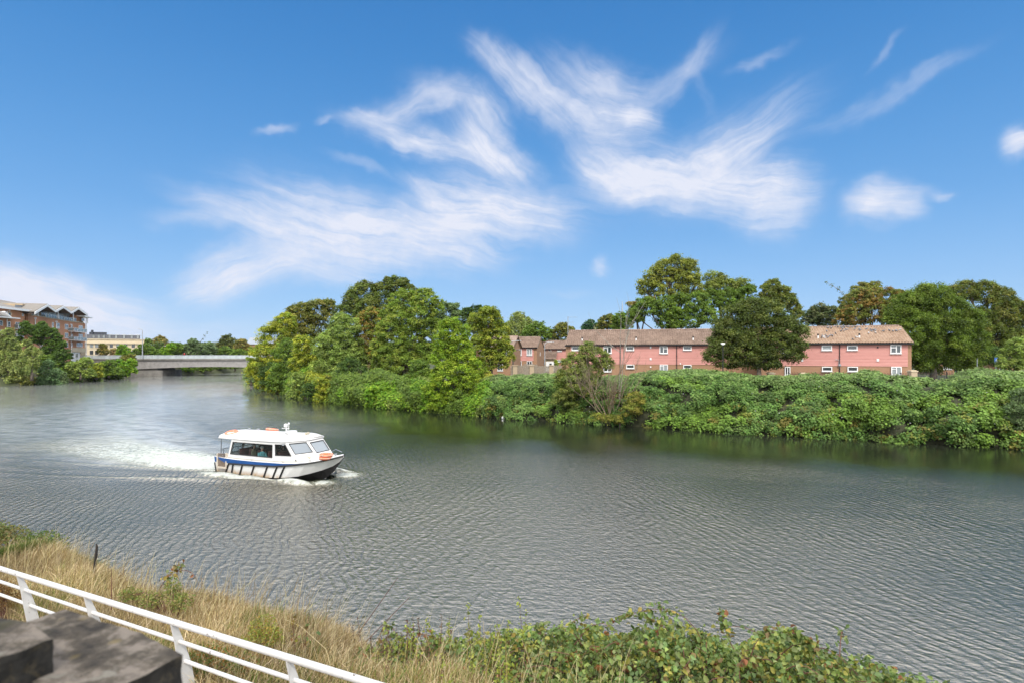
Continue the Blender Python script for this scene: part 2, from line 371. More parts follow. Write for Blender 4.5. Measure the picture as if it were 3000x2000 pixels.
t.color(t.ramp(t.noise(.25, 6, .6).outputs['Fac'], [(.3, (.03, .035, .015)), (.5, (.045, .055, .02)), (.7, (.08, .07, .04))])); GROUND = t.m
o = np_mesh('ground', np.stack([X, Y, Z], -1).reshape(-1, 3), grid_faces(len(gx), len(gy)), GROUND, smooth=True); tag(o, kind='structure')
# water: fine mesh round the boat carries its wake
BO = Vector((-18.28, 37.47)); BH = Vector((math.cos(R(-23)), math.sin(R(-23)))); BP = Vector((-BH.y, BH.x))
wx, wy = axis(-46, -5, .16, -420, 140, 1.35), axis(25, 62, .16, -80, 275, 1.35)
X, Y = np.meshgrid(wx, wy)
s_ = (X-BO.x)*BH.x+(Y-BO.y)*BH.y; p_ = (X-BO.x)*BP.x+(Y-BO.y)*BP.y
d_ = np.maximum(-s_, 0)
pc = p_-(.004*d_**2)                                             # wake bends gently as the boat turns
Zw = np.zeros(X.shape)
for k, (sb, ang, A, wd) in enumerate([(7.5, 17, .13, .5), (.5, 13, .10, .45), (5, 24, .05, .6)]):
    r = np.maximum(sb-s_, 0)
    off = 1.7+r*math.tan(R(ang)) if k != 1 else 1.2+r*math.tan(R(ang))
    dec = A*np.exp(-r/26)*np.clip(r/1.5, 0, 1)
    for sg in (-1, 1):
        q = (sg*pc-off); Zw += dec*(np.exp(-(q/wd)**2)-.7*np.exp(-((q+wd*1.8)/wd)**2)+.35*np.exp(-((q+wd*3.6)/wd)**2))
# transverse stern waves and churned hump
inw = np.clip(1-np.abs(pc)/(1.6+.3*d_), 0, 1)
Zw += np.where(s_ < .5, inw*.10*np.sin(d_*1.9)*np.exp(-d_/12), 0)
# bow wave along the hull
bw = np.exp(-((np.abs(p_)-1.75)/.33)**2)*np.clip((s_+1)/3, 0, 1)*np.clip((8.6-s_)/1.2, 0, 1)
Zw += bw*.16*(.7+.3*np.sin(s_*2.1))
n2 = np.array([mnoise.noise(Vector((a*1.3, b*1.3, 0))) for a, b in zip(X[::1, ::1].ravel()[:0], Y.ravel()[:0])])
def fbm(X, Y, f, seed=0, oct=3):
    g = np.random.default_rng(seed); out = np.zeros(X.shape); a = 1; tot = 0
    T = g.random((256, 256))
    for k in range(oct):
        x, y = X*f+k*17.3+1000, Y*f+k*9.1+1000; i, j = np.floor(x).astype(int), np.floor(y).astype(int); u, v = x-i, y-j
        u = u*u*(3-2*u); v = v*v*(3-2*v); q = lambda a_, b_: T[a_ % 256, b_ % 256]
        out += a*((q(i, j)*(1-u)+q(i+1, j)*u)*(1-v)+(q(i, j+1)*(1-u)+q(i+1, j+1)*u)*v); tot += a; a *= .55; f *= 2.07
    return out/tot
fineX = ((X > -46) & (X < -5) & (Y > 25) & (Y < 62))
nz = fbm(X, Y, 1.6, 3, 4); nz2 = fbm(s_, p_*2.2, .8, 5, 4)
foam = np.zeros(X.shape)
tail = np.clip(1-d_/27, 0, 1)**.8*(s_ < .3)
foam = np.maximum(foam, tail*np.clip((1.75+.17*d_-np.abs(pc-.06*d_))/(.9+.1*d_), 0, 1)*(np.clip(1.5-d_/8, .0, 1)*.45+.78))
foam = np.maximum(foam, np.exp(-((np.abs(p_)-1.85-.16*np.maximum(6.5-s_, 0)/6)/.34)**2)*np.clip((s_+1.5)/2.5, 0, 1)*np.clip((8.5-s_)/1., 0, 1)*1.0)
q = -pc-(1.75+np.maximum(7.5-s_, 0)*math.tan(R(17)))
foam = np.maximum(foam, np.exp(-(q/.2)**2)*np.clip((3-s_)/3, 0, 1)*np.clip(1-d_/10, 0, 1)*.45)
q = -pc-(1.35+d_*math.tan(R(12)))
foam = np.maximum(foam, np.exp(-(q/.28)**2)*(s_ < 0)*np.clip(1-d_/17, 0, 1)*.62)
foam = np.maximum(foam, np.exp(-((p_+1.1)**2+(s_-8.4)**2)/.35)*.9); foam = np.maximum(foam, np.exp(-((p_-1.1)**2+(s_-8.3)**2)/.5)*1.0)
hull_in = (s_ > .1) & (s_ < 8.1) & (np.abs(p_) < 1.5*np.clip((8.5-s_)/2.5, 0, 1))
Zw += np.where(fineX, foam*(nz-.35)*.16, 0); Zw = np.where(hull_in, -.25, Zw)*np.where(fineX, 1, 0)
t = NT('river_water'); t.b.inputs['Roughness'].default_value = .045; t.b.inputs['IOR'].default_value = 3.5; t.b.inputs['Specular Tint'].default_value = (1, .92, .80, 1)
fa = t.n('ShaderNodeAttribute', attribute_name='foam').outputs['Fac']
fnz = t.noise(2.6, 7, .68, dist=.6).outputs['Fac']
fm = t.ramp(t.math('ADD', fa, t.math('MULTIPLY', t.math('SUBTRACT', fnz, .5), 1.9)), [(.34, (0, 0, 0)), (.95, (1, 1, 1))])
aer = t.ramp(fa, [(.05, (0, 0, 0)), (.7, (1, 1, 1))])
deep = t.ramp(t.noise(.06, 3).outputs['Fac'], [(.35, (.012, .017, .008)), (.65, (.022, .026, .016))])
wsh_glare = t.n('ShaderNodeAttribute', attribute_name='wash_glare').outputs['Fac']; wn_ = t.noise(.9, 6, .7, sc=(.5, 1.3, 1), dist=.5).outputs['Fac']
deep = t.mix(t.math('MULTIPLY', wsh_glare, t.ramp(wn_, [(.32, (.25, .25, .25)), (.62, (1, 1, 1))])), deep, (.56, .58, .57))  # pale tone: churned wake water plus sky glare put into the colour
c = t.mix(t.math('MULTIPLY', aer, .55), deep, (.36, .40, .26)); c = t.mix(fm, c, (.70, .73, .68)); t.color(c)
t.set(t.b, 'Roughness', t.math('ADD', t.math('MULTIPLY', fm, .5), .075))
def waves(rot, sc, dist, dsc, phase=0):
    m = t.n('ShaderNodeMapping', {'Vector': t.co()}); m.inputs['Rotation'].default_value = (0, 0, R(rot))
    return t.n('ShaderNodeTexWave', {'Vector': m.outputs[0], 'Scale': sc, 'Distortion': dist, 'Detail': 3, 'Detail Scale': dsc, 'Detail Roughness': .55, 'Phase Offset': phase}, wave_type='BANDS', bands_direction='X', wave_profile='SIN').outputs['Fac']
patch = t.ramp(t.noise(.045, 3, .5, sc=(1, .55, 1), rot=(0, 0, R(25))).outputs['Fac'], [(.40, (.03, .03, .03)), (.60, (1, 1, 1))])
patch2 = t.ramp(t.noise(.07, 3, .5, sc=(1, .6, 1), rot=(0, 0, R(-30))).outputs['Fac'], [(.42, (.02, .02, .02)), (.6, (1, 1, 1))])
w1 = waves(-17, .85, 12.0, .45); w2 = waves(14, .62, 14.0, .5, 2); w3 = waves(-38, 1.5, 10, .9, 4)
chop = t.noise(1.9, 6, .66, sc=(1, 1.9, 1), rot=(0, 0, R(12))).outputs['Fac']; chop2 = t.noise(4.5, 4, .6, sc=(1, 1.3, 1)).outputs['Fac']
w1 = t.math('POWER', w1, 2.2); w2 = t.math('POWER', w2, 2.0)
h = t.math('MULTIPLY', t.math('MULTIPLY', w1, patch), .0125)
h = t.math('ADD', h, t.math('MULTIPLY', t.math('MULTIPLY', w2, patch2), .0105)); h = t.math('ADD', h, t.math('MULTIPLY', w3, .003))
h = t.math('ADD', h, t.math('MULTIPLY', chop, .036)); h = t.math('ADD', h, t.math('MULTIPLY', chop2, .015))
h = t.math('ADD', h, t.math('MULTIPLY', t.math('MULTIPLY', fa, fnz), .25))
sp_ = t.math('ADD', t.math('MULTIPLY', fm, .8), t.math('MULTIPLY', wsh_glare, .55), True)
cl_a = t.n('ShaderNodeAttribute', attribute_name='calm').outputs['Fac']
t.set(t.b, 'Specular IOR Level', t.math('MULTIPLY', t.math('MULTIPLY', t.math('SUBTRACT', 1.0, sp_), .52), t.math('ADD', .20, t.math('MULTIPLY', cl_a, .80, True))))
# shelter: the strip along the far bank lies calm, open water in the bend is ruffled
calm = t.n('ShaderNodeAttribute', attribute_name='calm').outputs['Fac']
big = t.ramp(t.noise(.022, 3, .55, sc=(1, .6, 1), rot=(0, 0, R(35)), dist=.8).outputs['Fac'], [(.36, (.62, .62, .62)), (.62, (1.0, 1.0, 1.0))])
h = t.math('MULTIPLY', h, t.math('MULTIPLY', calm, big))
t.set(t.b, 'Roughness', t.math('ADD', t.math('MULTIPLY', fm, .4), t.math('ADD', .05, t.math('MULTIPLY', calm, .085))))
t.bump(h, 1.0, 1.7)
WATER = t.m
Dw = -sdf(X, Y)
xr = np.clip((X+30)/25, 0, 1)
cz_ = np.clip((Dw-9.5-5*fbm(X, Y, .12, 19, 3)*2+5)/np.where(X > -35, 9, 4), 0, 1); calm = .05+.95*cz_*cz_*(3-2*cz_)
cx = fbm(X, Y, .06, 9, 2)
calm = np.clip(calm*(.75+.5*cx), .15, 1.2); far_ = np.clip((Y-45)/60, 0, 1)*np.clip((-X-10)/25, 0, 1); calm = calm*(.55+.9*fbm(X*.7, Y, .09, 29, 3))*(1-.80*far_)*(1+.45*np.clip((48-Y)/25, 0, 1))
wash_glare = np.zeros(X.shape); WP = [(-19, 38), (-30, 46), (-45, 66), (-60, 95), (-76, 135), (-92, 180), (-95, 225)]; run = 0
for (ax_, ay_), (bx_, by_) in zip(WP[:-1], WP[1:]):
    ex, ey = bx_-ax_, by_-ay_; l2_ = ex*ex+ey*ey; tt_ = np.clip(((X-ax_)*ex+(Y-ay_)*ey)/l2_, 0, 1); dd_ = np.hypot(X-ax_-tt_*ex, Y-ay_-tt_*ey); rr_ = run+tt_*math.sqrt(l2_); run += math.sqrt(l2_)
    wash_glare = np.maximum(wash_glare, np.exp(-(dd_/(4+.11*rr_))**2)*np.clip(rr_/8, 0, 1))
wash_glare = np.maximum(wash_glare, .62*np.clip((-X-12)/30, 0, 1)*np.clip((Y-30)/25, 0, 1)*np.clip((Dw-4)/8, 0, 1))*.95  # left reach beyond the wake: sky glare painted as pale water
o = np_mesh('water', np.stack([X, Y, Zw], -1).reshape(-1, 3), grid_faces(len(wx), len(wy)), WATER, smooth=True, vattr={'foam': foam, 'calm': calm, 'wash_glare': wash_glare}); tag(o, kind='structure')
# ------------------------------------------------------------------ near bank, ruled along the white railing
RD = Vector((-.875, .482)).normalized(); RN = Vector((.482, .875)).normalized(); R0 = Vector((-4.17, 7.0))
def st_xy(s, t): return R0.x+RD.x*s+RN.x*t, R0.y+RD.y*s+RN.y*t
def xy_st(x, y): return (x-R0.x)*RD.x+(y-R0.y)*RD.y, (x-R0.x)*RN.x+(y-R0.y)*RN.y
def rail_z(s): return np.maximum(4.2-.0454*s, 2.9)
def near_z(s, t):
    b = rail_z(s)-1.08
    lip = 1.9+.35*np.sin(s*.9)+.25*np.sin(s*2.1+1)
    z = b+np.where(t > .3, -.05*(t-.3), 0)-np.maximum(t-lip, 0)*.72
    return np.maximum(z, -2.4)
ss, tt = axis(-14, 14, .25, -110, 330, 1.3), axis(-4, 10, .25, -60, 14, 1.3)
Sg, Tg = np.meshgrid(ss, tt); Zn = near_z(Sg, Tg)+np.where(Tg > .4, .12*(fbm(Sg, Tg, 1.1, 11)-.5), 0)
XX, YY = st_xy(Sg, Tg)
t = NT('bank_soil'); t.b.inputs['Roughness'].default_value = .95
t.color(t.ramp(t.noise(1.5, 6, .6).outputs['Fac'], [(.3, (.06, .045, .025)), (.55, (.12, .09, .045)), (.7, (.20, .15, .08))])); t.bump(t.noise(9, 4).outputs['Fac'], .8, .03)
o = np_mesh('riverbank', np.stack([XX, YY, Zn], -1).reshape(-1, 3), grid_faces(len(ss), len(tt)), t.m, smooth=True); tag(o, kind='structure')
sp_ = np.linspace(-14, 60, 80); tp_ = np.array([-2.4, -1.2, -.12]); Sg2, Tg2 = np.meshgrid(sp_, tp_); XX, YY = st_xy(Sg2, Tg2)
t = NT('path_surface'); t.b.inputs['Roughness'].default_value = .95; t.color(t.ramp(t.noise(6, 6, .7).outputs['Fac'], [(.3, (.22, .18, .15)), (.7, (.36, .31, .27))])); t.bump(t.noise(60, 3).outputs['Fac'], .6, .01)
o = np_mesh('path', np.stack([XX, YY, near_z(Sg2, Tg2)+.012], -1).reshape(-1, 3), grid_faces(80, 3), t.m); tag(o, kind='structure')
# ------------------------------------------------------------------ foliage tools
def unit(v): return v/np.maximum(np.linalg.norm(v, axis=-1, keepdims=True), 1e-9)
def quads(C, Nn, size, asp=.55):
    n = len(C); rnd = unit(rng.normal(size=(n, 3))); T = unit(np.cross(Nn, rnd)); B = np.cross(Nn, T); sz = np.asarray(size).reshape(-1, 1)*np.ones((n, 1))
    bend = Nn*sz*.12
    V = np.stack([C-T*sz*.5, C+B*sz*asp*.5-T*sz*.05+bend, C+T*sz*.5, C-B*sz*asp*.5-T*sz*.05+bend], 1).reshape(-1, 3)
    return V, np.arange(n*4).reshape(n, 4)
LB_ = 2.15
def shade_pal(pal, n):
    return np.array(pal)[rng.integers(0, len(pal), n)]
def crown_leaves(lobes, leaf, dens, pal, base, clump=None, back=.45, droop=0.0, flat=.65, hue=.22):
    Cs, Ns, Cl, Sz = [], [], [], []
    LB = np.array(lobes)
    for k, (cx, cy, cz, rx, ry, rz) in enumerate(lobes):
        c = np.array((cx, cy, cz)); r = np.array((rx, ry, rz)); rm = (rx+ry+rz)/3
        cr = clump or min(max(.26*rm, .35), 1.25)
        m = int(4*rm*rm/(cr*cr)*1.7*dens)+4
        d = unit(rng.normal(size=(m, 3))); d[:, 2] = np.where(d[:, 2] < -.5, -d[:, 2], d[:, 2])
        keep = (d[:, 1] < .25) | (rng.random(m) < back); d = d[keep]
        ns = np.array([mnoise.noise(Vector(q*1.7+k*7.7)) for q in d])
        rad = (.80+.30*ns+rng.random(len(d))*.22-.12*(rng.random(len(d)) < .25)).reshape(-1, 1)
        P_ = c+d*r*rad
        ok = np.ones(len(P_), bool)
        for j, l in enumerate(lobes):
            if j != k: ok &= (((P_-LB[j, :3])/LB[j, 3:])**2).sum(1) > .40
        P_, d = P_[ok], d[ok]
        inner = unit(rng.normal(size=(max(3, m//5), 3)))*.5
        P_ = np.vstack([P_, c+inner*r]); d = np.vstack([d, unit(inner)])
        per = int(11.0*(cr/leaf)**2)+6
        n = len(P_)
        ce = np.repeat(P_, per, 0); dd = np.repeat(d, per, 0)
        csz = np.repeat(cr*(.65+.7*rng.random(n)), per).reshape(-1, 1)
        q = unit(rng.normal(size=(n*per, 3))+dd*.55+np.array((0, 0, .45))); rr = (.45+.6*rng.random((n*per, 1)))*(1+.55*(rng.random((n*per, 1)) < .13))
        pos = ce+q*rr*csz*np.array((1, 1, flat))
        if droop: pos[:, 2] -= droop*(rng.random(len(pos))**2)*csz[:, 0]*1.6
        nn = unit(q*.7+np.array((0, 0, .55))+rng.normal(size=q.shape)*.45)
        cc = np.repeat(shade_pal(pal, n), per, 0)*(1+hue*np.repeat(rng.normal(size=(n, 1)), per, 0)).clip(.6, 1.5)
        cc = cc*(1+.16*rng.normal(size=(n*per, 1))).clip(.6, 1.5)*LB_*np.array((1.04, 1.04, .78))
        Cs.append(pos); Ns.append(nn); Cl.append(cc); Sz.append(leaf*(.6+.8*rng.random(n*per)))
    C = np.vstack(Cs)-np.array(base); return C, np.vstack(Ns), np.vstack(Cl), np.concatenate(Sz)
def limbs(mb, base, lobes, r0, ntw=6):
    top = np.array([l[:3] for l in lobes]); b = Vector(base); ctr = Vector(top.mean(0)); ctr.x = b.x*.5+ctr.x*.5
    zt = max(l[2] for l in lobes)
    fork = Vector((b.x, b.y, b.z))+(ctr-b)*.45; fork.x = b.x*.8+ctr.x*.2
    org = Vector((0, 0, 0))
    mb.tube([b-b+Vector((0, 0, -.3)), (fork-b)*.5+Vector((r0*.4, 0, 0)), fork-b], [r0*1.25, r0, r0*.8], 8)
    for l in lobes:
        c = Vector(l[:3])
        mid = (fork+c)/2+Vector((random.uniform(-.5, .5), random.uniform(-.5, .5), random.uniform(.2, .8)))
        mb.tube([fork-b, mid-b, c-b], [r0*.6, r0*.38, r0*.2], 6)
        for _ in range(ntw):
            dd = Vector((random.gauss(0, 1), random.gauss(0, 1)*.7-.3, random.gauss(.5, .8))).normalized()
            e_ = c+Vector((dd.x*l[3], dd.y*l[4], dd.z*l[5]))*.95
            mb.tube([mid-b+(c-mid)*.5, c-b+(e_-c)*.5+Vector((0, 0, .2)), e_-b], [r0*.2, r0*.12, r0*.03], 4, False)
PAL = {
 'lime': [(.115,.150,.020),(.090,.135,.018),(.140,.165,.028)], 'yellowgreen': [(.150,.160,.022),(.120,.145,.022),(.17,.17,.025),(.09,.12,.02)],
 'mid': [(.062,.098,.020),(.080,.115,.022),(.052,.085,.018)], 'dark': [(.030,.055,.016),(.040,.068,.018),(.026,.046,.014)],
 'olive': [(.085,.092,.024),(.070,.082,.022),(.105,.098,.030)], 'rust': [(.150,.080,.030),(.110,.085,.028),(.17,.085,.028),(.075,.085,.025)],
 'pale': [(.110,.145,.045),(.135,.165,.050),(.090,.125,.038)], 'willow': [(.115,.135,.055),(.14,.155,.065),(.085,.110,.042)], 'grey': [(.075,.105,.060),(.090,.120,.070),(.06,.09,.05)],
 'orange': [(.19,.115,.03),(.15,.11,.03),(.11,.11,.028)], 'fresh': [(.085,.150,.016),(.065,.130,.014),(.115,.165,.020)], 'conifer': [(.02,.05,.028),(.028,.062,.034)],
 'ivy': [(.050,.095,.026),(.065,.112,.034),(.040,.078,.022),(.080,.125,.040)], 'maple': [(.055,.066,.020),(.043,.055,.017),(.072,.075,.026)],
 'bronze': [(.110,.095,.03),(.08,.09,.025),(.13,.10,.035)]}
def tree(name, label, Yd, lobes_px, pal, cat='tree', x0=0, y0=0, sc=1.0, leaf=None, dens=1.0, group=None, r0=.28, bx=None, zb=None, dep=.85, droop=0, yj=1.0, bark=None, back=.45, flat=.65, clump=None, hue=.22, sy=1.0):
    rn = random.Random(name+label); lobes = []
    for q in lobes_px:
        u, v, r = q[:3]; p = at(x0+u*sc, y0+v*sc, Yd); rw = r*sc*Yd/FPX; rh = (q[3]*sc*Yd/FPX) if len(q) > 3 else rw
        j = rn.uniform(-.35, .35)*rw*yj
        lobes.append((p.x*(Yd+j)/Yd, Yd+j, CAMZ+(p.z-CAMZ)*(Yd+j)/Yd, rw, rw*dep, rh*sy))
    zb = (3.4 if zb is None else zb); lx = np.mean([l[0] for l in lobes])
    base = ((x0+bx*sc-1500)/FPX*Yd if bx is not None else lx, Yd, zb)
    leaf = (leaf or max(.20, Yd*.0027))*.9
    root = empty(name, base); tag(root, label, cat, group)
    C, Nn, cc, sz = crown_leaves(lobes, leaf, dens, PAL[pal] if isinstance(pal, str) else pal, base, droop=droop, back=back, flat=flat, clump=clump, hue=hue)
    V, F = quads(C, Nn, sz, .62); np_mesh('crown', V, F, LEAF, root, cc)
    mb = MB(); limbs(mb, base, lobes, r0); mb.build('trunk', bark or BARK, root, True)
    return root
def branch(mb, p, d, ln, rad, depth, up=.25, spread=.5, kids=3, rn=random):
    pts = [p]; q = p.copy(); dd = d.copy()
    for i in range(4):
        dd = (dd+Vector((rn.gauss(0, .10), rn.gauss(0, .10), rn.gauss(0, .08)+up*.15))).normalized(); q = q+dd*ln/4; pts.append(q.copy())
    mb.tube(pts, [rad*(1-.16*i) for i in range(5)], 5 if depth > 1 else 4, False)
    if depth <= 0: return
    for k in range(kids):
        i = rn.choice((1, 2, 3, 4)); nd_ = (dd+Vector((rn.gauss(0, spread), rn.gauss(0, spread), rn.gauss(.15, spread*.8)))).normalized()
        branch(mb, pts[i], nd_, ln*rn.uniform(.5, .72), rad*.5, depth-1, up, spread, kids, rn)
# ------------------------------------------------------------------ facades
class Frame:                       # local x along the wall, -y towards the viewer, z up from the ground
    def __init__(s, ox, oy, oz, deg): s.o = Vector((ox, oy, oz)); s.c, s.s = math.cos(R(deg)), math.sin(R(deg)); s.deg = deg
    def w(s, x, y): return s.o.x+s.c*x-s.s*y, s.o.y+s.s*x+s.c*y
    def a(s, px, y=0.0):           # along-wall coordinate of a picture column
        q = (px-1500)/FPX; X0, Y0 = s.w(0, y); return (Y0*q-X0)/(s.c-s.s*q)
    def z(s, px, py, y=0.0): x = s.a(px, y); return CAMZ-(py-HY)/FPX*s.w(x, y)[1]-s.o.z
    def root(s, name): return empty(name, s.o, R(s.deg))
def window(par, x0, x1, z0, z1, y=0.0, fw=.07, mull=(), trans=(), pane=None, frame=None, depth=.06, sill=True, name='window'):
    m = MB(); yo = y-depth
    m.box(x0, x0+fw, yo, y+.02, z0, z1); m.box(x1-fw, x1, yo, y+.02, z0, z1); m.box(x0+fw, x1-fw, yo, y+.02, z0, z0+fw); m.box(x0+fw, x1-fw, yo, y+.02, z1-fw, z1)
    for a in mull: xm = x0+(x1-x0)*a; m.box(xm-fw*.45, xm+fw*.45, yo+.004, y+.02, z0+fw, z1-fw)
    for a in trans:
        if isinstance(a, tuple): b, u0, u1 = a
        else: b, u0, u1 = a, 0, 1
        zm = z0+(z1-z0)*b; m.box(x0+(x1-x0)*u0+fw*.6, x0+(x1-x0)*u1-fw*.6, yo+.008, y+.02, zm-fw*.4, zm+fw*.4)
    wf = m.build(name, frame or WHITEP, par)
    g = MB(); g.box(x0+fw*.8, x1-fw*.8, y-.02, y+.012, z0+fw*.8, z1-fw*.8); g.build('pane', pane or PANE, wf)
    if sill:
        q = MB(); q.box(x0-.05, x1+.05, y-.12, y+.01, z0-.06, z0-.005); q.build('sill', frame or WHITEP, wf)
    return wf
def tiled_slope(x0, x1, ya, za, yb, zb, name, par, colw=.30, rows=None, mat=None):   # from eave (ya,za) to ridge (yb,zb); real pantile relief
    Ls = math.hypot(yb-ya, zb-za); rows = rows or int(Ls/.32); nx = int((x1-x0)/colw)*4; us = np.linspace(x0, x1, nx+1)
    tv = []; off = []
    for r in range(rows): tv += [r/rows, (r+.999)/rows]; off += [.085, .0]
    U, T = np.meshgrid(us, np.array(tv)); Of = np.array(off)[:, None]+.055*np.cos((U-x0)/colw*2*math.pi)+.015
    ny, nz_ = -(zb-za)/Ls, (yb-ya)/Ls
    ny, nz_ = (ny, nz_) if nz_ > 0 else (-ny, -nz_)
    jit = rng.normal(size=Of.shape)*.006
    V = np.stack([U, ya+(yb-ya)*T+ny*(Of+jit), za+(zb-za)*T+nz_*(Of+jit)], -1).reshape(-1, 3)
    return np_mesh(name, V, grid_faces(nx+1, len(tv)), mat or TILE, par)
def vent(par, x, z, s=.16, name='vent', mat=None, y=-.06):
    m = MB(); m.box(x-s/2, x+s/2, y-.03, y+.02, z-s*.6, z+s*.6); return m.build(name, mat or WHITEP, par)
def roofpipe(par, x, y, z, h=.55):
    m = MB(); m.tube([(x, y, z-.2), (x, y, z+h*.6)], .085, 8); p = m.build('vent_pipe', WHITEP, par)
    m = MB(); m.tube([(x, y, z+h*.6), (x, y, z+h)], .095, 8); m.build('cowl', BLACK, p)
def downpipe(par, x, z0, z1, y=-.13):
    m = MB(); m.tube([(x, y, z0), (x, y, z1)], .045, 8); m.box(x-.09, x+.09, y-.08, y+.08, z1-.02, z1+.18)
    z = z0+.3
    while z < z1: m.box(x-.07, x+.07, y-.03, y+.06, z, z+.05); z += 1.1
    m.build('downpipe', BLACK, par)
def terrace(F, Lx, depth, clad0, clad1, _u, label, ridge_z=7.25, eave_z=5.3, name='terraced_house', clz=2.55, over=.3, group=None, tmat=None):
    r = F.root(name); tag(r, label, 'house', group)
    m = MB(); m.box(0, Lx, 0, depth, -1.2, eave_z-.05)
    ym = depth/2; rz = ridge_z-.12
    m.add([(0, 0, eave_z-.05), (0, depth, eave_z-.05), (0, ym, rz), (Lx, 0, eave_z-.05), (Lx, depth, eave_z-.05), (Lx, ym, rz)], [(0, 1, 2), (3, 5, 4), (0, 2, 5, 3), (1, 4, 5, 2)])
    m.build('wall', TBRICK, r)
    # lapped boards, each a wedge 165 mm high
    m = MB(); z = clz
    while z < eave_z-.16:
        m.add([(clad0, -.03, z+.165), (clad1, -.03, z+.165), (clad1, -.058, z), (clad0, -.058, z), (clad0, 0, z+.165), (clad1, 0, z+.165), (clad1, 0, z), (clad0, 0, z)],
              [(0, 3, 2, 1), (3, 7, 6, 2), (0, 4, 7, 3), (1, 2, 6, 5)]); z += .165
    m.build('cladding', CLAD, r)
    ea = -over; ez = eave_z-over*(ridge_z-eave_z)/ym
    rf = tiled_slope(-.12, Lx+.12, ea, ez, ym, ridge_z, 'roof', r, mat=tmat)
    m = MB(); m.slab([(-.12, depth+over, ez), (Lx+.12, depth+over, ez), (Lx+.12, ym, ridge_z), (-.12, ym, ridge_z)], .05); m.build('rear_slope', TILE, rf)
    m = MB(); m.tube([(-.15+i*.4, ym, ridge_z+.06+.01*(i % 2)) for i in range(int((Lx+.3)/.4)+1)], .12, 8); m.build('ridge_tiles', TILE, rf, True)
    m = MB(); m.box(-.12, Lx+.12, ea-.11, ea+.02, ez-.11, ez+.0); m.build('gutter', BLACK, r)
    m = MB(); m.box(-.10, Lx+.10, ea+.02, .0, ez-.16, ez-.06); m.build('soffit', DARK, r)
    for x in (-.13, Lx+.13):
        m = MB(); m.slab([(x, ea, ez-.12), (x, ea, ez+.06), (x, ym, ridge_z+.06), (x, ym, ridge_z-.12)], .03); m.build('bargeboard', WOOD, r)
    return r
# ---- left long block
F1 = Frame(7.58, 80, 3.5, -14); k = .2721; X1 = lambda u: 1460+u*k; Y1 = lambda v: 920+v*k
def win_px(F, par, xm, ym_, u0, u1, v0, v1, **kw):
    p0, p1 = xm(u0), xm(u1); pc = (p0+p1)/2
    return window(par, F.a(p0), F.a(p1), F.z(pc, ym_(v1)), F.z(pc, ym_(v0)), y=-.07, fw=.10, depth=.09, **kw)
H1 = terrace(F1, 25.5, 8.4, F1.a(X1(772)), 25.4, 0, 'long block clad in pink boards under brown tiles, left of the big dark tree', group='pink clad houses behind the ivy bank')
CS = dict(mull=(.52,), trans=((.72, 0, .52),)); TW = dict(trans=(.16,))
for a in [(790,875,345,390,{}),(1133,1220,345,420,CS),(1375,1462,345,390,{}),(1735,1825,345,422,dict(mull=(.48,), trans=((.68,.48,1),))),(1988,2080,343,387,{})]: win_px(F1, H1, X1, Y1, *a[:4], **a[4])
for a in [(790,875,543,585,{}),(1133,1220,543,618,CS),(1378,1465,540,583,{}),(1738,1826,540,615,dict(mull=(.48,), trans=((.75,0,.48),), pane=CURT)),(1990,2080,543,583,{})]: win_px(F1, H1, X1, Y1, *a[:4], **a[4])
for u, v, s_2 in [(1040,357,.2),(1640,357,.22),(1640,480,.24),(1640,565,.16),(2262,480,.22),(1960,531,.14)]: vent(H1, F1.a(X1(u)), F1.z(X1(u), Y1(v)), s_2, y=-.09)
for u, v in [(1265,352),(1955,350)]: vent(H1, F1.a(X1(u)), F1.z(X1(u), Y1(v)), .12, 'flue_hole', BLACK, y=-.085)
for u in (1312, 1920): downpipe(H1, F1.a(X1(u)), 0, 5.05)
for u in (903, 1484, 2098): xx = F1.a(X1(u), 1.0); roofpipe(H1, xx, 1.0, 5.3+1.0*(1.95/4.2))
# ---- right block
F2 = Frame(45.3-15.9*math.cos(R(20)), 64.5+15.9*math.sin(R(20)), 3.5, -20); k2 = .2338; X2 = lambda u: 2250+u*k2; Y2 = lambda v: 930+v*k2
H2 = terrace(F2, 15.9, 9.2, .1, F2.a(X2(1752)), 0, 'block clad in pink boards right of the big dark tree, pigeons along its tiled roof', tmat=TILE2, group='pink clad houses behind the ivy bank')
for a in [(670,800,348,410,dict(pane=CURT)),(988,1120,348,408,{}),(1530,1668,342,448,dict(mull=(.54,), trans=((.68,0,.54),)))]: win_px(F2, H2, X2, Y2, *a[:4], **a[4])
for a in [(210,280,612,716,dict(mull=(.5,))),(675,803,612,670,{}),(995,1125,612,672,{}),(1540,1672,612,716,dict(mull=(.5,), trans=((.7,0,.5),), pane=CURT))]: win_px(F2, H2, X2, Y2, *a[:4], **a[4])
win_px(F2, H2, X2, Y2, 160, 215, 350, 450, mull=(.5,))
vent(H2, F2.a(X2(1375)), F2.z(X2(1375), Y2(530)), .24, y=-.09); vent(H2, F2.a(X2(428)), F2.z(X2(428), Y2(530)), .22, y=-.09)
vent(H2, F2.a(X2(1373)), F2.z(X2(1373), Y2(372)), .15, 'flue_hole', BLACK, y=-.085); downpipe(H2, F2.a(X2(896)), 0, 5.05)
m = MB(); xx = F2.a(X2(896)); zz = F2.z(X2(896), Y2(590)); m.box(xx-.13, xx+.13, -.26, -.07, zz-.12, zz+.1); m.tube([(xx-.45, -.15, zz+.62), (xx-.08, -.15, zz+.58), (xx-.08, -.15, zz+.1)], .035, 6); m.build('waste_pipe', GREYM, H2)
for u in (628, 1145): roofpipe(H2, F2.a(X2(u), 1.2), 1.2, 5.3+1.2*(1.95/4.6))
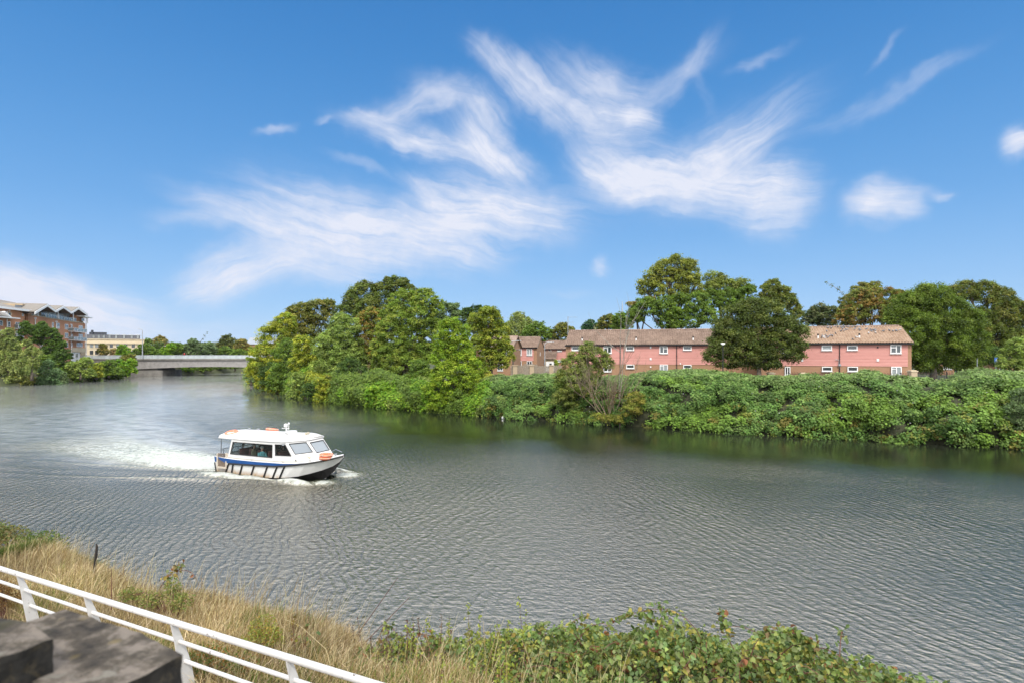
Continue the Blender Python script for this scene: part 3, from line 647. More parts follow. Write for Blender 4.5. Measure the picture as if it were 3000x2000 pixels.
# ---- two small houses to the left
FA = Frame(*((1573-1500)/FPX*115-8.8*math.cos(R(13)), 115+8.8*math.sin(R(13))), 3.5, -13); k4 = .2806; X4 = lambda u: 1440+u*k4; Y4 = lambda v: 900+v*k4
HA = terrace(FA, 8.8, 8.0, FA.a(X4(222)), FA.a(X4(440)), 0, 'small pink clad house with a brick gable, behind the wooden fence', eave_z=5.35, ridge_z=7.35, group='small houses behind the fence')
for a in [(258,316,432,502),(368,425,432,502)]: win_px(FA, HA, X4, Y4, *a, mull=(.5,), trans=(.22,), pane=CURT)
for a in [(275,316,560,612),(370,425,560,600)]: win_px(FA, HA, X4, Y4, *a, mull=(.5,))
m = MB(); m.box(8.8, 8.85, 3.6, 3.9, 3.5, 4.3); m.build('meter_box', WHITEP, HA)
FB = Frame((1583-1500)/FPX*131, 131, 3.5, -14)
HB = terrace(FB, 9.5, 7.5, FB.a(X4(570)), 9.4, 0, 'pink clad house with a tiled porch and white door, set back behind the fence', eave_z=5.15, ridge_z=6.9, clz=2.1, group='small houses behind the fence')
win_px(FB, HB, X4, Y4, 598, 623, 436, 460); win_px(FB, HB, X4, Y4, 688, 735, 436, 460, pane=CURT); win_px(FB, HB, X4, Y4, 690, 735, 545, 570, pane=CURT)
pr = MB(); a0, a1 = FB.a(X4(560), -1.6), FB.a(X4(655), -1.6); pr.box(a0, a1, -1.7, 0, 0, 2.9); pc = pr.build('porch', YBRICK, HB)
tiled_slope(a0-.3, a1+.5, -2.1, 2.75, .1, 4.7, 'porch_roof', pc)
m = MB(); dx = FB.a(X4(571), -1.7); m.box(dx, dx+2.0, -1.78, -1.7, 0, 2.2); m.build('door', WHITEP, pc)
m = MB(); m.box(dx+.75, dx+1.25, -1.81, -1.775, 1.1, 1.8); m.build('door_pane', PANE, pc)
# houses glimpsed beyond the right hand trees and through the left hand crowns
def far_house(label, px0, px1, Yd, deg, eave, ridge, wallm, depth=8, wins=(), door=None, gz=3.5):
    x0 = (px0-1500)/FPX*Yd; F = Frame(x0, Yd, gz, deg); Lx = F.a(px1)
    r = F.root('far_house'); tag(r, label, 'house')
    m = MB(); m.box(0, Lx, 0, depth, -.8, eave); m.add([(0, 0, eave), (0, depth, eave), (0, depth/2, ridge-.1), (Lx, 0, eave), (Lx, depth, eave), (Lx, depth/2, ridge-.1)], [(0, 1, 2), (3, 5, 4)]); m.build('wall', wallm, r)
    m = MB(); m.slab([(-.3, -.4, eave-.15), (Lx+.3, -.4, eave-.15), (Lx+.3, depth/2, ridge), (-.3, depth/2, ridge)], .15); m.slab([(-.3, depth+.4, eave-.15), (Lx+.3, depth+.4, eave-.15), (Lx+.3, depth/2, ridge), (-.3, depth/2, ridge)], .15); m.build('roof', TILE, r)
    for a, z, ww, hh in wins: window(r, a*Lx, a*Lx+ww, z, z+hh, mull=(.5,), fw=.09)
    if door is not None: m = MB(); m.box(door*Lx, door*Lx+1.0, -.06, 0, 0, 2.1); m.build('door', simple('green_door', (.03, .13, .09), .5), r)
    return r
far_house('brick house with a green door, low beneath the big bright green tree', 2745, 2850, 108, -10, 2.9, 5.0, TBRICK, wins=((.18, 1.0, .7, 1.2), (.30, 1.0, .7, 1.2), (.72, 1.0, .7, 1.2)), door=.5)
far_house('brick gable house beyond the small blue parking sign', 2895, 2990, 92, -16, 3.0, 5.6, TBRICK, wins=((.35, 1.1, .9, 1.1),))
far_house('house with white windows seen through the yellow green crown', 1395, 1500, 104, -12, 5.2, 7.2, TBRICK, wins=((.1,3.5,.9,1.3),(.28,3.5,.9,1.3),(.5,3.5,.9,1.3),(.72,3.5,.9,1.3),(.85,3.5,.8,1.3),(.3,.9,1,1.2),(.6,.9,1,1.2)))
# ---- apartment block far left
ang = math.degrees(math.atan2(47, -19)); AF = Frame(-137, 161, 2.9, ang)   # local -y looks over the river
ang_c = AF.c, AF.s
AP = AF.root('apartment_building'); tag(AP, 'orange brick riverside flats with zigzag roof gables and glass balconies', 'apartment building')
gz = 2.9; T = lambda px: AF.a(px); LW = 50.7
m = MB()
m.box(0, LW, 0, 16, -.5, 15.5); m.build('brick_wall', BRICK, AP)
m = MB(); m.box(T(89), T(222), 1.8, 15, 15.45, 18.6); m.build('penthouse_wall', TAN, AP)
m = MB(); m.box(T(222), LW, .6, 15, 15.45, 18.0); m.box(0, T(92), 0, 15, 15.45, 16.9); m.build('corner_wall', BRICK, AP)
m = MB(); m.box(T(89), T(134), -.12, .5, 15.45, 15.7); m.box(T(134), T(226), -.12, .5, 15.35, 15.55); m.box(T(226), LW-1.5, -.12, .5, 15.5, 15.75); m.build('coping', STONE, AP)
def gable_roof(pts, name, par, y0, y1, mat, th=.25, side=1):
    m = MB()
    for (x0, z0), (x1, z1) in zip(pts[:-1], pts[1:]): m.slab([(x0, y0, z0), (x1, y0, z1), (x1, y1, z1), (x0, y1, z0)], -th)
    return m.build(name, mat, par)
ZR = lambda px, py: CAMZ-(py-HY)/FPX*AF.w(AF.a(px, -2.6), -2.6)[1]-gz
T2 = lambda px: AF.a(px, -2.6)
pts = [(T2(105)-1, ZR(105, 914)-.2), (T2(138), ZR(138, 893)), (T2(162), ZR(162, 911)), (T2(184.5), ZR(184.5, 898)), (T2(208), ZR(208, 915)), (T2(229.5), ZR(229.5, 902)), (T2(256), ZR(256, 922))]
rf = gable_roof(pts, 'roof', AP, -2.6, 24, GREYROOF, .3)
m = MB()
for (x0, z0), (x1, z1) in zip(pts[:-1], pts[1:]): m.slab([(x0, -2.75, z0-.55), (x1, -2.75, z1-.55), (x1, -2.75, z1+.12), (x0, -2.75, z0+.12)], .16)
m.build('white_fascia', WHITEP, rf)
m = MB()
for (x0, z0), (x1, z1) in zip(pts[:-1], pts[1:]): m.slab([(x0, -2.5, z0-.3), (x1, -2.5, z1-.3), (x1, 4, z1-.3), (x0, 4, z0-.3)], .1)
m.build('timber_soffit', simple('brown_soffit', (.12, .09, .075), .7), rf)
m = MB()
for i in (0, 2, 4):
    a, b, c_ = pts[i], pts[i+1], pts[i+2]; m.add([(a[0], 1.75, a[1]-.5), (b[0], 1.75, b[1]-.5), (c_[0], 1.75, c_[1]-.5), (c_[0], 1.75, 18.0), (a[0], 1.75, 18.0)], [(0, 1, 2, 3, 4)])
m.build('gable_infill', GREYM, AP)
for px, zt in ((107, 0), (156, 0), (202, 0), (245, 0)):
    m = MB(); x = T(px); zt = np.interp(x, [p[0] for p in pts], [p[1] for p in pts])-.45; m.tube([(x, -1.2 if px != 107 else -.3, 15.5), (x, -1.2 if px != 107 else -.3, zt)], .16, 8); m.build('roof_post', WHITEP, AP)
m = MB(); x0, x1 = T(157), T(224); hz = 23.5-gz
m.slab([(x0, 9, hz-2.2), (x1+2.5, 9, hz-2.2), (x1+2.5, 16, hz+.9), (x0, 16, hz+.9)], .3); u = m.build('upper_roof', GREYROOF, AP)
m = MB(); m.slab([(x1+2.6, 8.8, hz-2.6), (x1+2.6, 16.2, hz+.6), (x1+2.6, 16.2, hz+1.05), (x1+2.6, 8.8, hz-2.1)], .15); m.build('upper_fascia', WHITEP, u)
m = MB(); m.box(x0+3, x1, 11, 18, 17, hz-1.2); m.build('plant_room', GREYM, AP)
def bwin(px0, px1, z0, z1, **k): return window(AP, T(px0), T(px1), z0, z1, fw=.14, depth=.06, **k)
zf = [15.5-3*i for i in range(5)]
for px0, px1 in ((152, 156.8), (165.5, 174.2), (189.5, 199.3)): bwin(px0, px1, 12.6-.0, 14.3, mull=(.5,), trans=(.25,))
bwin(207.5, 212.3, 12.9, 14.2)
for px0, px1 in ((118, 124), (138, 142), (189.5, 199.3)): bwin(px0, px1, 9.7, 11.4, mull=(.5,), trans=(.25,))
bwin(207.5, 212.3, 9.9, 11.2); bwin(207.5, 212, 6.9, 8.2); bwin(224, 241.5, 7.0, 8.4, mull=(.2, .6), trans=((.1, .2, .6),))
for a, b in ((118, 124), (189.5, 199), (160, 170)): bwin(a, b, 6.7, 8.4, mull=(.5,))
for z0 in (12.15, 9.2): bwin(230, 242, z0, z0+2.3, mull=(.5,), pane=CURT, sill=False)
for z0 in (12.9, 10, 7, 4): bwin(248, 249.6, z0, z0+1.5)
for px0, px1 in ((94, 106), (115, 134), (141, 160), (163, 184), (187, 206)): window(AP, T(px0), T(px1), 15.75, 17.5, y=1.78, fw=.14, mull=(.35, .68), pane=CURT)
window(AP, T(212), T(222.5), 15.6, 17.7, y=1.78, fw=.14, mull=(.5,)); bwin(239, 247, 16.2, 17.2, mull=(.5,))
def balcony(par, x0, x1, z0, dep, posts, F_y=0, rail_only=False, h=1.1):
    b = MB()
    if not rail_only: b.box(x0, x1, F_y-dep, F_y, z0-.18, z0)
    else: b.box(x0, x1, F_y-dep-.03, F_y-dep+.12, z0-.1, z0)
    o = b.build('balcony', WHITEP, par)
    g = MB(); g.box(x0+.05, x1-.05, F_y-dep+.02, F_y-dep+.05, z0+.1, z0+h-.08)
    if not rail_only: g.box(x0+.02, x0+.05, F_y-dep+.05, F_y, z0+.1, z0+h-.08); g.box(x1-.05, x1-.02, F_y-dep+.05, F_y, z0+.1, z0+h-.08)
    g.build('glass_panel', BALG, o)
    r_ = MB(); r_.tube([(x0, F_y-dep, z0+h), (x1, F_y-dep, z0+h)], .06, 6)
    if not rail_only: r_.tube([(x0, F_y-dep, z0+h), (x0, F_y, z0+h)], .06, 6); r_.tube([(x1, F_y-dep, z0+h), (x1, F_y, z0+h)], .06, 6)
    for i in range(posts+1): x = x0+(x1-x0)*i/posts; r_.box(x-.06, x+.06, F_y-dep-.02, F_y-dep+.08, z0, z0+h)
    r_.build('handrail', WHITEP, o)
for z0 in (12.1, 9.15): balcony(AP, AF.a(217, -1.6), AF.a(254.5, -1.6), z0, 1.6, 4)
balcony(AP, T(134), T(224), 15.6, -.05, 12, rail_only=True)
def pipe(x, z0, z1, y=-.2):
    m = MB(); m.tube([(x, y, z0), (x, y, z1)], .13, 8); m.box(x-.35, x+.35, y-.2, y+.2, z1, z1+.35); m.build('rainwater_pipe', WHITEP, AP)
pipe(T(206.5), 0, 14.2); pipe(T(162.5), 8, 14.5); pipe(T(100.5), 8, 14.6)
m = MB(); m.tube([(LW+.2, -.2, 0), (LW+.2, -.2, 18)], .13, 8); m.build('corner_pipe', WHITEP, AP)
m = MB(); m.slab([(T(231), -1.6, 17.9), (LW+2.5, -1.6, 17.9), (LW+2.5, 6, 17.9), (T(231), 6, 17.9)], .35); m.build('corner_canopy', WHITEP, AP)
m = MB(); m.box(T(207), T(246.5), -.45, .3, 5.1, 6.6); m.build('stone_band', STONE, AP)
m = MB(); m.box(T(234), T(246), -.4, .3, -.5, 5.1); m.build('stone_pier', YBRICK, AP)
m = MB(); m.box(T(207), T(233.5), -.12, .1, -.5, 5.1); m.build('white_panel', WHITEP, AP)
for z0 in (3.2, 1.2, -.2): window(AP, T(219), T(227), z0, z0+1.5, y=-.14, fw=.14, mull=(.5,))
# left wing
xw, yw = AF.w(T(70), 0); dv_ = Vector((.12, -1)).normalized(); Lw = 16
WF = Frame(xw+dv_.x*Lw, yw+dv_.y*Lw, 2.9, math.degrees(math.atan2(-dv_.y, -dv_.x)))
def Wl(px): return WF.a(px)
def loc(px, py): return WF.z(px, py)
Wr = empty('left_wing'); Wr.parent = AP
Wm = Matrix.Translation(WF.o) @ Matrix.Rotation(R(WF.deg), 4, 'Z'); APm = Matrix.Translation(AF.o) @ Matrix.Rotation(R(ang), 4, 'Z')
Wr.matrix_local = APm.inverted() @ Wm
m = MB(); m.box(-2, Lw+.3, 0, 14, -.5, 16.7); m.build('wing_wall', BRICK, Wr)
m = MB(); m.slab([(-6, -1.4, 16.9), (Lw+1.0, -1.4, 16.6), (Lw+6, 9, 18.9), (-6, 9, 18.6)], .3); m.build('wing_roof', GREYROOF, Wr)
m = MB(); m.slab([(-6, -1.5, 16.45), (Lw+1.0, -1.5, 16.15), (Lw+1.0, -1.5, 16.7), (-6, -1.5, 17.0)], .2); m.build('wing_fascia', WHITEP, Wr)
def wwin(u0, u1, v0, v1, **k2_):
    a, b = u0*.1403, u1*.1403; pc_ = (a+b)/2
    return window(Wr, Wl(a), Wl(b), loc(pc_, 870+v1*.1403), loc(pc_, 870+v0*.1403), fw=.10, depth=.06, **k2_)
wwin(-20, 55, 490, 595, trans=(.4,)); wwin(160, 215, 515, 620, trans=(.4,)); wwin(322, 455, 530, 660, mull=(.33, .66)); wwin(-20, 50, 690, 790); wwin(320, 380, 705, 830, mull=(.5,)); wwin(455, 490, 340, 400)
cx_ = Wl(27.3); cz_ = loc(27.3, 920); m = MB(); m.torus((cx_, -.06, cz_), .55, .12, 20, 6, (0, 1, 0)); ow = m.build('round_window', STONE, Wr)
m = MB(); m.tube([(cx_, -.04, cz_), (cx_, .01, cz_)], .5, 20); m.build('pane', PANE, ow)
balcony(Wr, Wl(42), Wl(62), loc(50, 870+660*.1403), 1.0, 4); balcony(Wr, Wl(38), Wl(58), loc(48, 870+860*.1403), 1.0, 4)
m = MB(); m.box(-6, Wl(31), -2.4, 0, loc(10, 933), loc(10, 930)); m.build('canopy', WHITEP, Wr)
m = MB(); m.slab([(Wl(-12), -2.2, loc(0, 913)), (Wl(8), -2.2, loc(8, 929)), (Wl(8), 2, loc(8, 929)), (Wl(-12), 2, loc(0, 913))], .3); m.build('small_gable', WHITEP, Wr)
m = MB(); m.tube([(Wl(18.5), -.2, 4), (Wl(18.5), -.2, loc(18.5, 912)), (Wl(22), -.6, loc(20, 910))], .11, 8); m.build('rainwater_pipe', WHITEP, Wr)
# ---- cream stone building with dark mansard
CF = Frame((248-1500)/FPX*256, 256, 2.9, 33); XC = lambda u: 230+u*.2338; YC = lambda v: 940+v*.2338
CB = CF.root('office_building'); tag(CB, 'cream stone building with a dark mansard storey, left of the bridge', 'building')
Lc = CF.a(XC(822)); zp = CF.z(340, 995); 
m = MB(); m.box(-12, Lc, 0, 14, -.5, zp); m.build('wall', STONE, CB)
m = MB(); m.box(-12, Lc+.4, -.5, 0, zp-1.9, zp-1.3); m.box(-12, Lc+.2, -.25, 14.2, zp, zp+.35); m.build('cornice', STONE, CB)
zm = CF.z(340, 981.5)
m = MB(); x1 = CF.a(XC(770), 1.5); m.add([(-10, 1.2, zp+.3), (x1, 1.2, zp+.3), (x1, 13, zp+.3), (-10, 13, zp+.3), (-10, 2.0, zm+.3), (x1, 2.0, zm), (x1, 12, zm), (-10, 12, zm+.3)], [(0,1,5,4),(1,2,6,5),(2,3,7,6),(3,0,4,7),(4,5,6,7)]); ms = m.build('mansard', SLATE, CB)
m = MB(); m.box(CF.a(XC(133), 4), CF.a(XC(347), 4), 4, 9, zm, zm+1.3); m.tube([(CF.a(XC(172), 4)-.0, 3.8, zm+.2), (CF.a(XC(172), 4), 3.8, zm+2.2)], .5, 10); m.build('roof_plant', SLATE, CB)
m = MB()
for i in range(5): x = CF.a(XC(400+i*85), 5); m.lathe([(1.6, 0), (1.3, .35), (.7, .55), (.05, .6)], (x, 6, zm), 14)
m.build('skylight', GREYM, CB)
for u in (187, 253, 316, 388, 471, 569, 665, 741):
    a = CF.a(XC(u), 1.3); window(CB, a-.42, a+.42, zp+.5, zp+2.2, y=1.4, fw=.07, mull=(.5,), pane=CURT, depth=.1, frame=SLATE, sill=False)
for v0, v1 in ((285, 332), (368, 418)):
    for u in (162, 228, 292, 410, 492, 590, 685, 762):
        a = CF.a(XC(u)); zt, zb_ = CF.z(XC(u), YC(v0)), CF.z(XC(u), YC(v1)); window(CB, a-.62, a+.62, zb_, zt, fw=.10, mull=(.5,), frame=SLATE, pane=CURT if (u*7+v0) % 3 == 0 else PANE, depth=.1, sill=False)
        m = MB(); m.box(a-.8, a+.8, -.14, 0, zb_-.35, zb_-.05); m.build('sill', STONE, CB)
# ---- bridge
BR = empty('road_bridge', (-106, 190, 0)); tag(BR, 'flat concrete river bridge with a pale metal parapet', 'bridge')
xs = np.linspace(-23.5, 30, 28); zt = 5.35
def soff(x): return 2.15+1.05*math.cos((x-6)/30*math.pi*.5)-.1
vs = []; fs = []
for i, x in enumerate(xs): vs += [(x, 0, zt), (x, .12, soff(x)), (x, 11.1, soff(x)), (x, 12, zt)]
for i in range(len(xs)-1):
    for k_ in range(4): a = i*4+k_; b = i*4+(k_+1) % 4; fs.append((a, b, b+4, a+4))
fs += [(0, 3, 2, 1), tuple((len(xs)-1)*4+k_ for k_ in range(4))]
m = MB(); m.add(vs, fs); m.build('girder', CONC, BR)
m = MB(); m.box(-38, 32, -.5, 12.5, zt+.004, zt+.45); m.build('deck_edge', DCONC, BR)
m = MB(); m.box(-23.3, -11, .4, 11.6, -2, 1.9); m.box(-21, -13, .9, 11, 1.9, 2.62); pr = m.build('pier', DCONC, BR)
m = MB(); m.box(-38, -23.2, -.3, 12, -1, zt); m.build('abutment', DCONC, BR)
m = MB(); m.box(-38, 32, -.3, -.24, zt+.5, zt+1.45); m.build('parapet_panel', simple('pale_mesh_panel', (.38, .42, .43), .5, .18, .5), BR)
m = MB()
for i in range(36): x = -38+i*2.0; m.box(x-.05, x+.05, -.36, -.2, zt+.45, zt+1.6)
m.tube([(-38, -.28, zt+1.6), (32, -.28, zt+1.6)], .06, 6); m.build('parapet_rail', GREYM, BR)
m = MB(); m.box(-38, 32, 12.2, 12.3, zt+.45, zt+1.5); m.build('far_parapet', GREYM, BR)
def lamp_post(label, p, h, arm, head=.6, mat=None, r=.09, cat='street lamp', name='street_lamp', group=None):
    o = empty(name, p); tag(o, label, cat, group); m = MB(); n_ = 7
    pts = [(0, 0, 0), (0, 0, h*.5), (0, 0, h-abs(arm)*.35)]+[(arm*(1-math.cos(t_))*.5, 0, h-abs(arm)*.35*(1-math.sin(t_))) for t_ in np.linspace(.3, math.pi/2, 4)]
    pts += [(arm, 0, h+.02)]
    m.tube([Vector(q) for q in pts], [r*1.4, r, r*.8]+[r*.7]*5, 8); m.build('pole', mat or GREYM, o)
    m = MB(); s_g = 1 if arm > 0 else -1; m.lathe([(.02, -.06), (.14, -.05), (.15, .02), (.08, .06), (.01, .07)], (arm+s_g*head*.4, 0, h+.02), 12, sx=head*2.2, sy=1); m.build('lamp_head', GREYM, o)
    return o
lamp_post('tall pale street lamp at the left end of the bridge', at(417, 1050, 189), 9.7, -1.2, r=.13)
lamp_post('curved grey street lamp beside the tiled porch', at(1596, 1093, 108)+Vector((0, 0, 0)), 5.9, 1.4, group='street lamps by the small houses')
lamp_post('curved grey street lamp at the yellow green tree edge', at(1494, 1096, 104), 6.1, 1.7, group='street lamps by the small houses')
lamp_post('short dark lamp post under the eaves of the small brick gabled house', at(1503, 1096, 100), 4.3, .9, mat=DARK, group='street lamps by the small houses')
AN = empty('aerial_mast', at(1664, 1000, 90)); tag(AN, 'thin aerial mast rising past the left roof end of the long block', 'aerial')
m = MB(); m.tube([(0, 0, -5), (0, 0, 3.9)], .055, 6); m.build('pole', GREYM, AN)
m = MB(); m.tube([(-.1, 0, 3.8), (1.5, 0, 3.8)], .02, 4); m.tube([(-.05, 0, 3.0), (1.0, 0, 3.0)], .02, 4)
for i in range(9): m.tube([(.1+i*.16, -.25, 3.8), (.1+i*.16, .25, 3.8)], .012, 4)
m.build('aerial', GREYM, AN)
m = MB(); m.tube([(0, 0, 0), (0, 0, 7.5)], [.5, .12], 5, False); 
for i in range(6): m.box(-.3, .3, -.03, .03, i*1.2, i*1.2+.06)
lm = m.build('lattice_mast', GREYM); lm.location = at(1823, 925, 300); tag(lm, 'faint far lattice mast above the trees left of the tall lime tree', 'mast')
CP = empty('camera_post', at(2118, 1100, 61)); tag(CP, 'black post with a white lamp top in front of the big dark tree', 'post')
m = MB(); m.tube([(0, 0, -1), (0, 0, 3.3)], [.07, .05], 8); m.build('pole', BLACK, CP)
m = MB(); m.lathe([(.02, 3.26), (.16, 3.3), (.17, 3.38), (.05, 3.44)], n=12); m.box(-.22, .22, -.06, .06, 3.40, 3.5); m.build('lamp_head', WHITEP, CP)
# blue disabled parking sign
SG = empty('parking_sign', at(2918, 1085, 74)); tag(SG, 'small blue parking sign on a grey post near the right edge', 'sign')
m = MB(); m.tube([(0, 0, -1), (0, 0, 1.75)], .04, 8); m.build('pole', GREYM, SG)
m = MB(); m.box(-.24, .24, -.08, -.05, 1.05, 1.75); m.build('plate', simple('sign_blue', (.03, .12, .45), .4), SG)
m = MB()      # wheelchair pictogram
m.lathe([(.035, -.002), (.035, .002)], (0, 0, 0), 10); 
m.v = [(x-.02, -.083, 1.62+y) for x, y, z in m.v]; m.tube([(-.02, -.085, 1.57), (-.01, -.085, 1.38), (.09, -.085, 1.37), (.12, -.085, 1.22), (.16, -.085, 1.22)], .016, 5); m.torus((-.01, -.085, 1.29), .10, .014, 16, 5, (0, 1, 0)); m.build('pictogram', WHITEP, SG)
PO = empty('short_post', at(2863, 1080, 74)); tag(PO, 'thin grey post standing before the bright green tree', 'post')
m = MB(); m.tube([(0, 0, -1), (0, 0, 1.3)], .05, 8); m.build('pole', GREYM, PO); m = MB(); m.lathe([(.07, 0), (.07, .1), (.02, .14)], (0, 0, 1.3), 8); m.build('cap', DARK, PO)
# fences
def picket_fence(label, p0, p1, h, mat, step=.15, w=.1, name='wooden_fence', rails=(.3, .8)):
    p0, p1 = Vector(p0), Vector(p1); d = (p1-p0); Lf = math.hypot(d.x, d.y); o = empty(name, p0, math.atan2(d.y, d.x)); tag(o, label, 'fence')
    m = MB(); x = 0; rn = random.Random(label)
    while x < Lf: m.box(x, x+w*rn.uniform(.85, 1.05), -.015, .015, 0, h*rn.uniform(.93, 1.03)); x += step
    m.build('boards', mat, o)
    m = MB()
    for r_ in rails: m.box(0, Lf, .017, .07, h*r_-.04, h*r_+.04)
    m.build('rail', mat, o)
    return o, Lf
fo, Lf = picket_fence('weathered grey board fence with brick piers in front of the small houses', at(1496, 1101, 92), at(1645, 1101, 92), 1.75, WOOD, .17, .15)
for px in (1509, 1558, 1615): x = (px-1496)/FPX*92; m = MB(); m.box(x-.35, x+.35, -.3, .3, 0, 1.65); m.box(x-.42, x+.42, -.37, .37, 1.65, 1.78); m.build('brick_pier', YBRICK, fo)
picket_fence('short pale garden fence against the small pink house', at(1534, 1096, 108), at(1572, 1096, 108), 2.0, WOOD, .2, .17, name='garden_fence')
def railing(label, p0, p1, h=1.15):
    p0, p1 = Vector(p0), Vector(p1); d = p1-p0; Lf = math.hypot(d.x, d.y); o = empty('metal_railing', p0, math.atan2(d.y, d.x)); tag(o, label, 'railing')
    m = MB(); x = 0
    while x < Lf: m.tube([(x, 0, -.8), (x, 0, h-.06), (x+.07, 0, h), (x+.14, 0, h-.06), (x+.14, 0, -.8)], .014, 4, False); x += .28
    m.build('bars', BLACK, o)
    m = MB(); m.tube([(0, 0, h-.2), (Lf, 0, h-.2)], .02, 4); m.tube([(0, 0, .1), (Lf, 0, .1)], .02, 4)
    x = 0
    while x < Lf: m.box(x-.04, x+.04, -.04, .04, -.8, h+.05); x += 2.7
    m.build('frame', BLACK, o); return o
railing('black bow top railing in front of the right pink block', at(2310, 1120, 62.2), at(2665, 1120, 59.3))
railing('black bow top railing right of the buff brick pier', at(2682, 1120, 59), at(2830, 1120, 57.5))
def pier(label, p, w, h):
    o = empty('brick_pier', p); tag(o, label, 'pier', 'buff brick piers'); m = MB(); m.box(-w/2, w/2, -w/2, w/2, -1.5, h); m.build('shaft', YBRICK, o)
    m = MB(); m.box(-w/2-.06, w/2+.06, -w/2-.06, w/2+.06, h, h+.1); m.box(-w/2+.05, w/2-.05, -w/2+.05, w/2-.05, h+.1, h+.16); m.build('cap', STONE, o)
pier('buff brick pier with a stone cap at the corner of the right pink block', at(2673, 1120, 59.2), .62, 1.15)
pier('buff brick pier left of the right pink block, under the big dark tree', at(2258, 1120, 62.6), .6, 1.0)
pier('low brick pier amid the railing under the left windows of the right pink block', at(2352, 1120, 62), .6, .95)
picket_fence('white panelled fence in front of the cream building', at(384, 1062, 215), at(258, 1062, 215), 1.6, BALG, .9, .85, name='glass_fence')
# white terraced details: warehouse, chimneys behind the bridge
WH = far_house('grey roofed warehouse beyond the right end of the bridge', 722, 800, 300, 8, 9.0, 12.5, TBRICK, 14); 
for ch in WH.children:
    if ch.name.startswith('roof'): ch.data.materials[0] = BLUEROOF
def chimney_house(label, px, Yd, w):
    o = empty('chimney_house', at(px, 1062, Yd)); tag(o, label, 'house', 'old houses beyond the bridge trees'); m = MB()
    m.box(-w/2, w/2, 0, 8, 0, 4.5); m.build('wall', BRICK, o)
    m = MB(); m.slab([(-w/2-.3, -.3, 4.4), (w/2+.3, -.3, 4.4), (w/2+.3, 4, 7.2), (-w/2-.3, 4, 7.2)], .2); m.build('roof', TILE, o)
    m = MB(); m.box(-w*.3, -w*.3+2.2, 3.4, 4.4, 6, 9.3); m.box(-w*.3-.15, -w*.3+2.35, 3.3, 4.5, 8.8, 9.1); c_ = m.build('chimney', BRICK, o)
    m = MB()
    for i in range(4): m.tube([(-w*.3+.3+i*.53, 3.9, 9.3), (-w*.3+.3+i*.53, 3.9, 10)], .16, 8)
    m.build('chimney_pots', BRICK, c_)
chimney_house('red brick house with a wide chimney, left one beyond the bridge trees', 451, 320, 12)
chimney_house('red brick house with a wide chimney, middle one beyond the bridge trees', 480, 330, 13)
chimney_house('red brick chimney house right of the tall bridge side trees, roof barely showing', 536, 340, 12)
# pigeons on the right roof
PG = simple('pigeon_grey', (.17, .18, .20), .7, .2, 9); PGW = simple('pigeon_pale', (.5, .5, .5), .7, .1, 9)
def pigeon(mat):
    m = MB(); pr = [(-.16, .005), (-.10, .03), (-.02, .065), (.05, .07), (.10, .045), (.125, .035), (.15, .042), (.175, .03), (.19, .004)]
    zc = [.11, .115, .12, .135, .165, .195, .215, .22, .215]
    m.tube([(a, 0, z_) for (a, r_), z_ in zip(pr, zc)], [r_ for a, r_ in pr], 8); m.tube([(.185, 0, .215), (.215, 0, .205)], [.01, .003], 5)
    m.add([(-.10, -.035, .12), (-.10, .035, .12), (-.27, .03, .085), (-.27, -.03, .085), (-.10, -.03, .10), (-.10, .03, .10)], [(0, 1, 2, 3), (4, 3, 2, 5), (0, 3, 4), (1, 5, 2)])
    for y in (-.03, .03): m.tube([(.02, y, .09), (.03, y, 0)], .008, 4)
    o = m.build('pigeon', mat, None, True); return o
pg0, pg1 = pigeon(PG), pigeon(PGW); first = {0: True, 1: True}
PGL = [(755,143),(795,143),(877,137),(922,135),(962,135),(1008,135),(1055,135),(1103,133),(935,153),(990,168),(1085,165),(1150,155),(1155,172),(915,186),(958,183),(738,188),(848,216),(1232,163),(1290,172),(1300,190),(1322,172),(1345,180),(1445,188),(1524,177),(1568,186),(1605,180),(1615,188),(1652,173),(1265,212),(1350,210),(682,246),(703,257),(730,248),(752,263),(780,243),(812,246),(670,270),(710,272),(1118,265),(1064,290)]
for i, (u, v) in enumerate(PGL):
    pale = 1 if (u, v) in ((1265,212),(1350,210),(710,272),(1118,265),(703,257),(1652,173)) else 0
    # intersect the picture ray with the roof plane
    px, py = X2(u), Y2(v); best = None
    for q in np.linspace(.0, 4.55, 60):
        z = 5.3+q*(1.95/4.6); x = F2.a(px, q); zz = F2.z(px, py, q)
        if best is None or abs(zz-z) < best[0]: best = (abs(zz-z), x, q, z)
    src = pg1 if pale else pg0
    o = src if first[pale] else src.copy()
    if not first[pale]: COL.objects.link(o)
    first[pale] = False
    wx_, wy_ = F2.w(best[1], best[2]); o.location = (wx_, wy_, 3.5+best[3]+.05); o.rotation_euler = (0, 0, random.uniform(0, 6.28)); o.scale = (1.15,)*3
    tag(o, 'pale whitish pigeon on the tiled roof of the right pink block' if pale else 'grey pigeon on the tiled roof of the right pink block', 'pigeon', 'pale pigeons on the roof' if pale else 'grey pigeons on the roof')
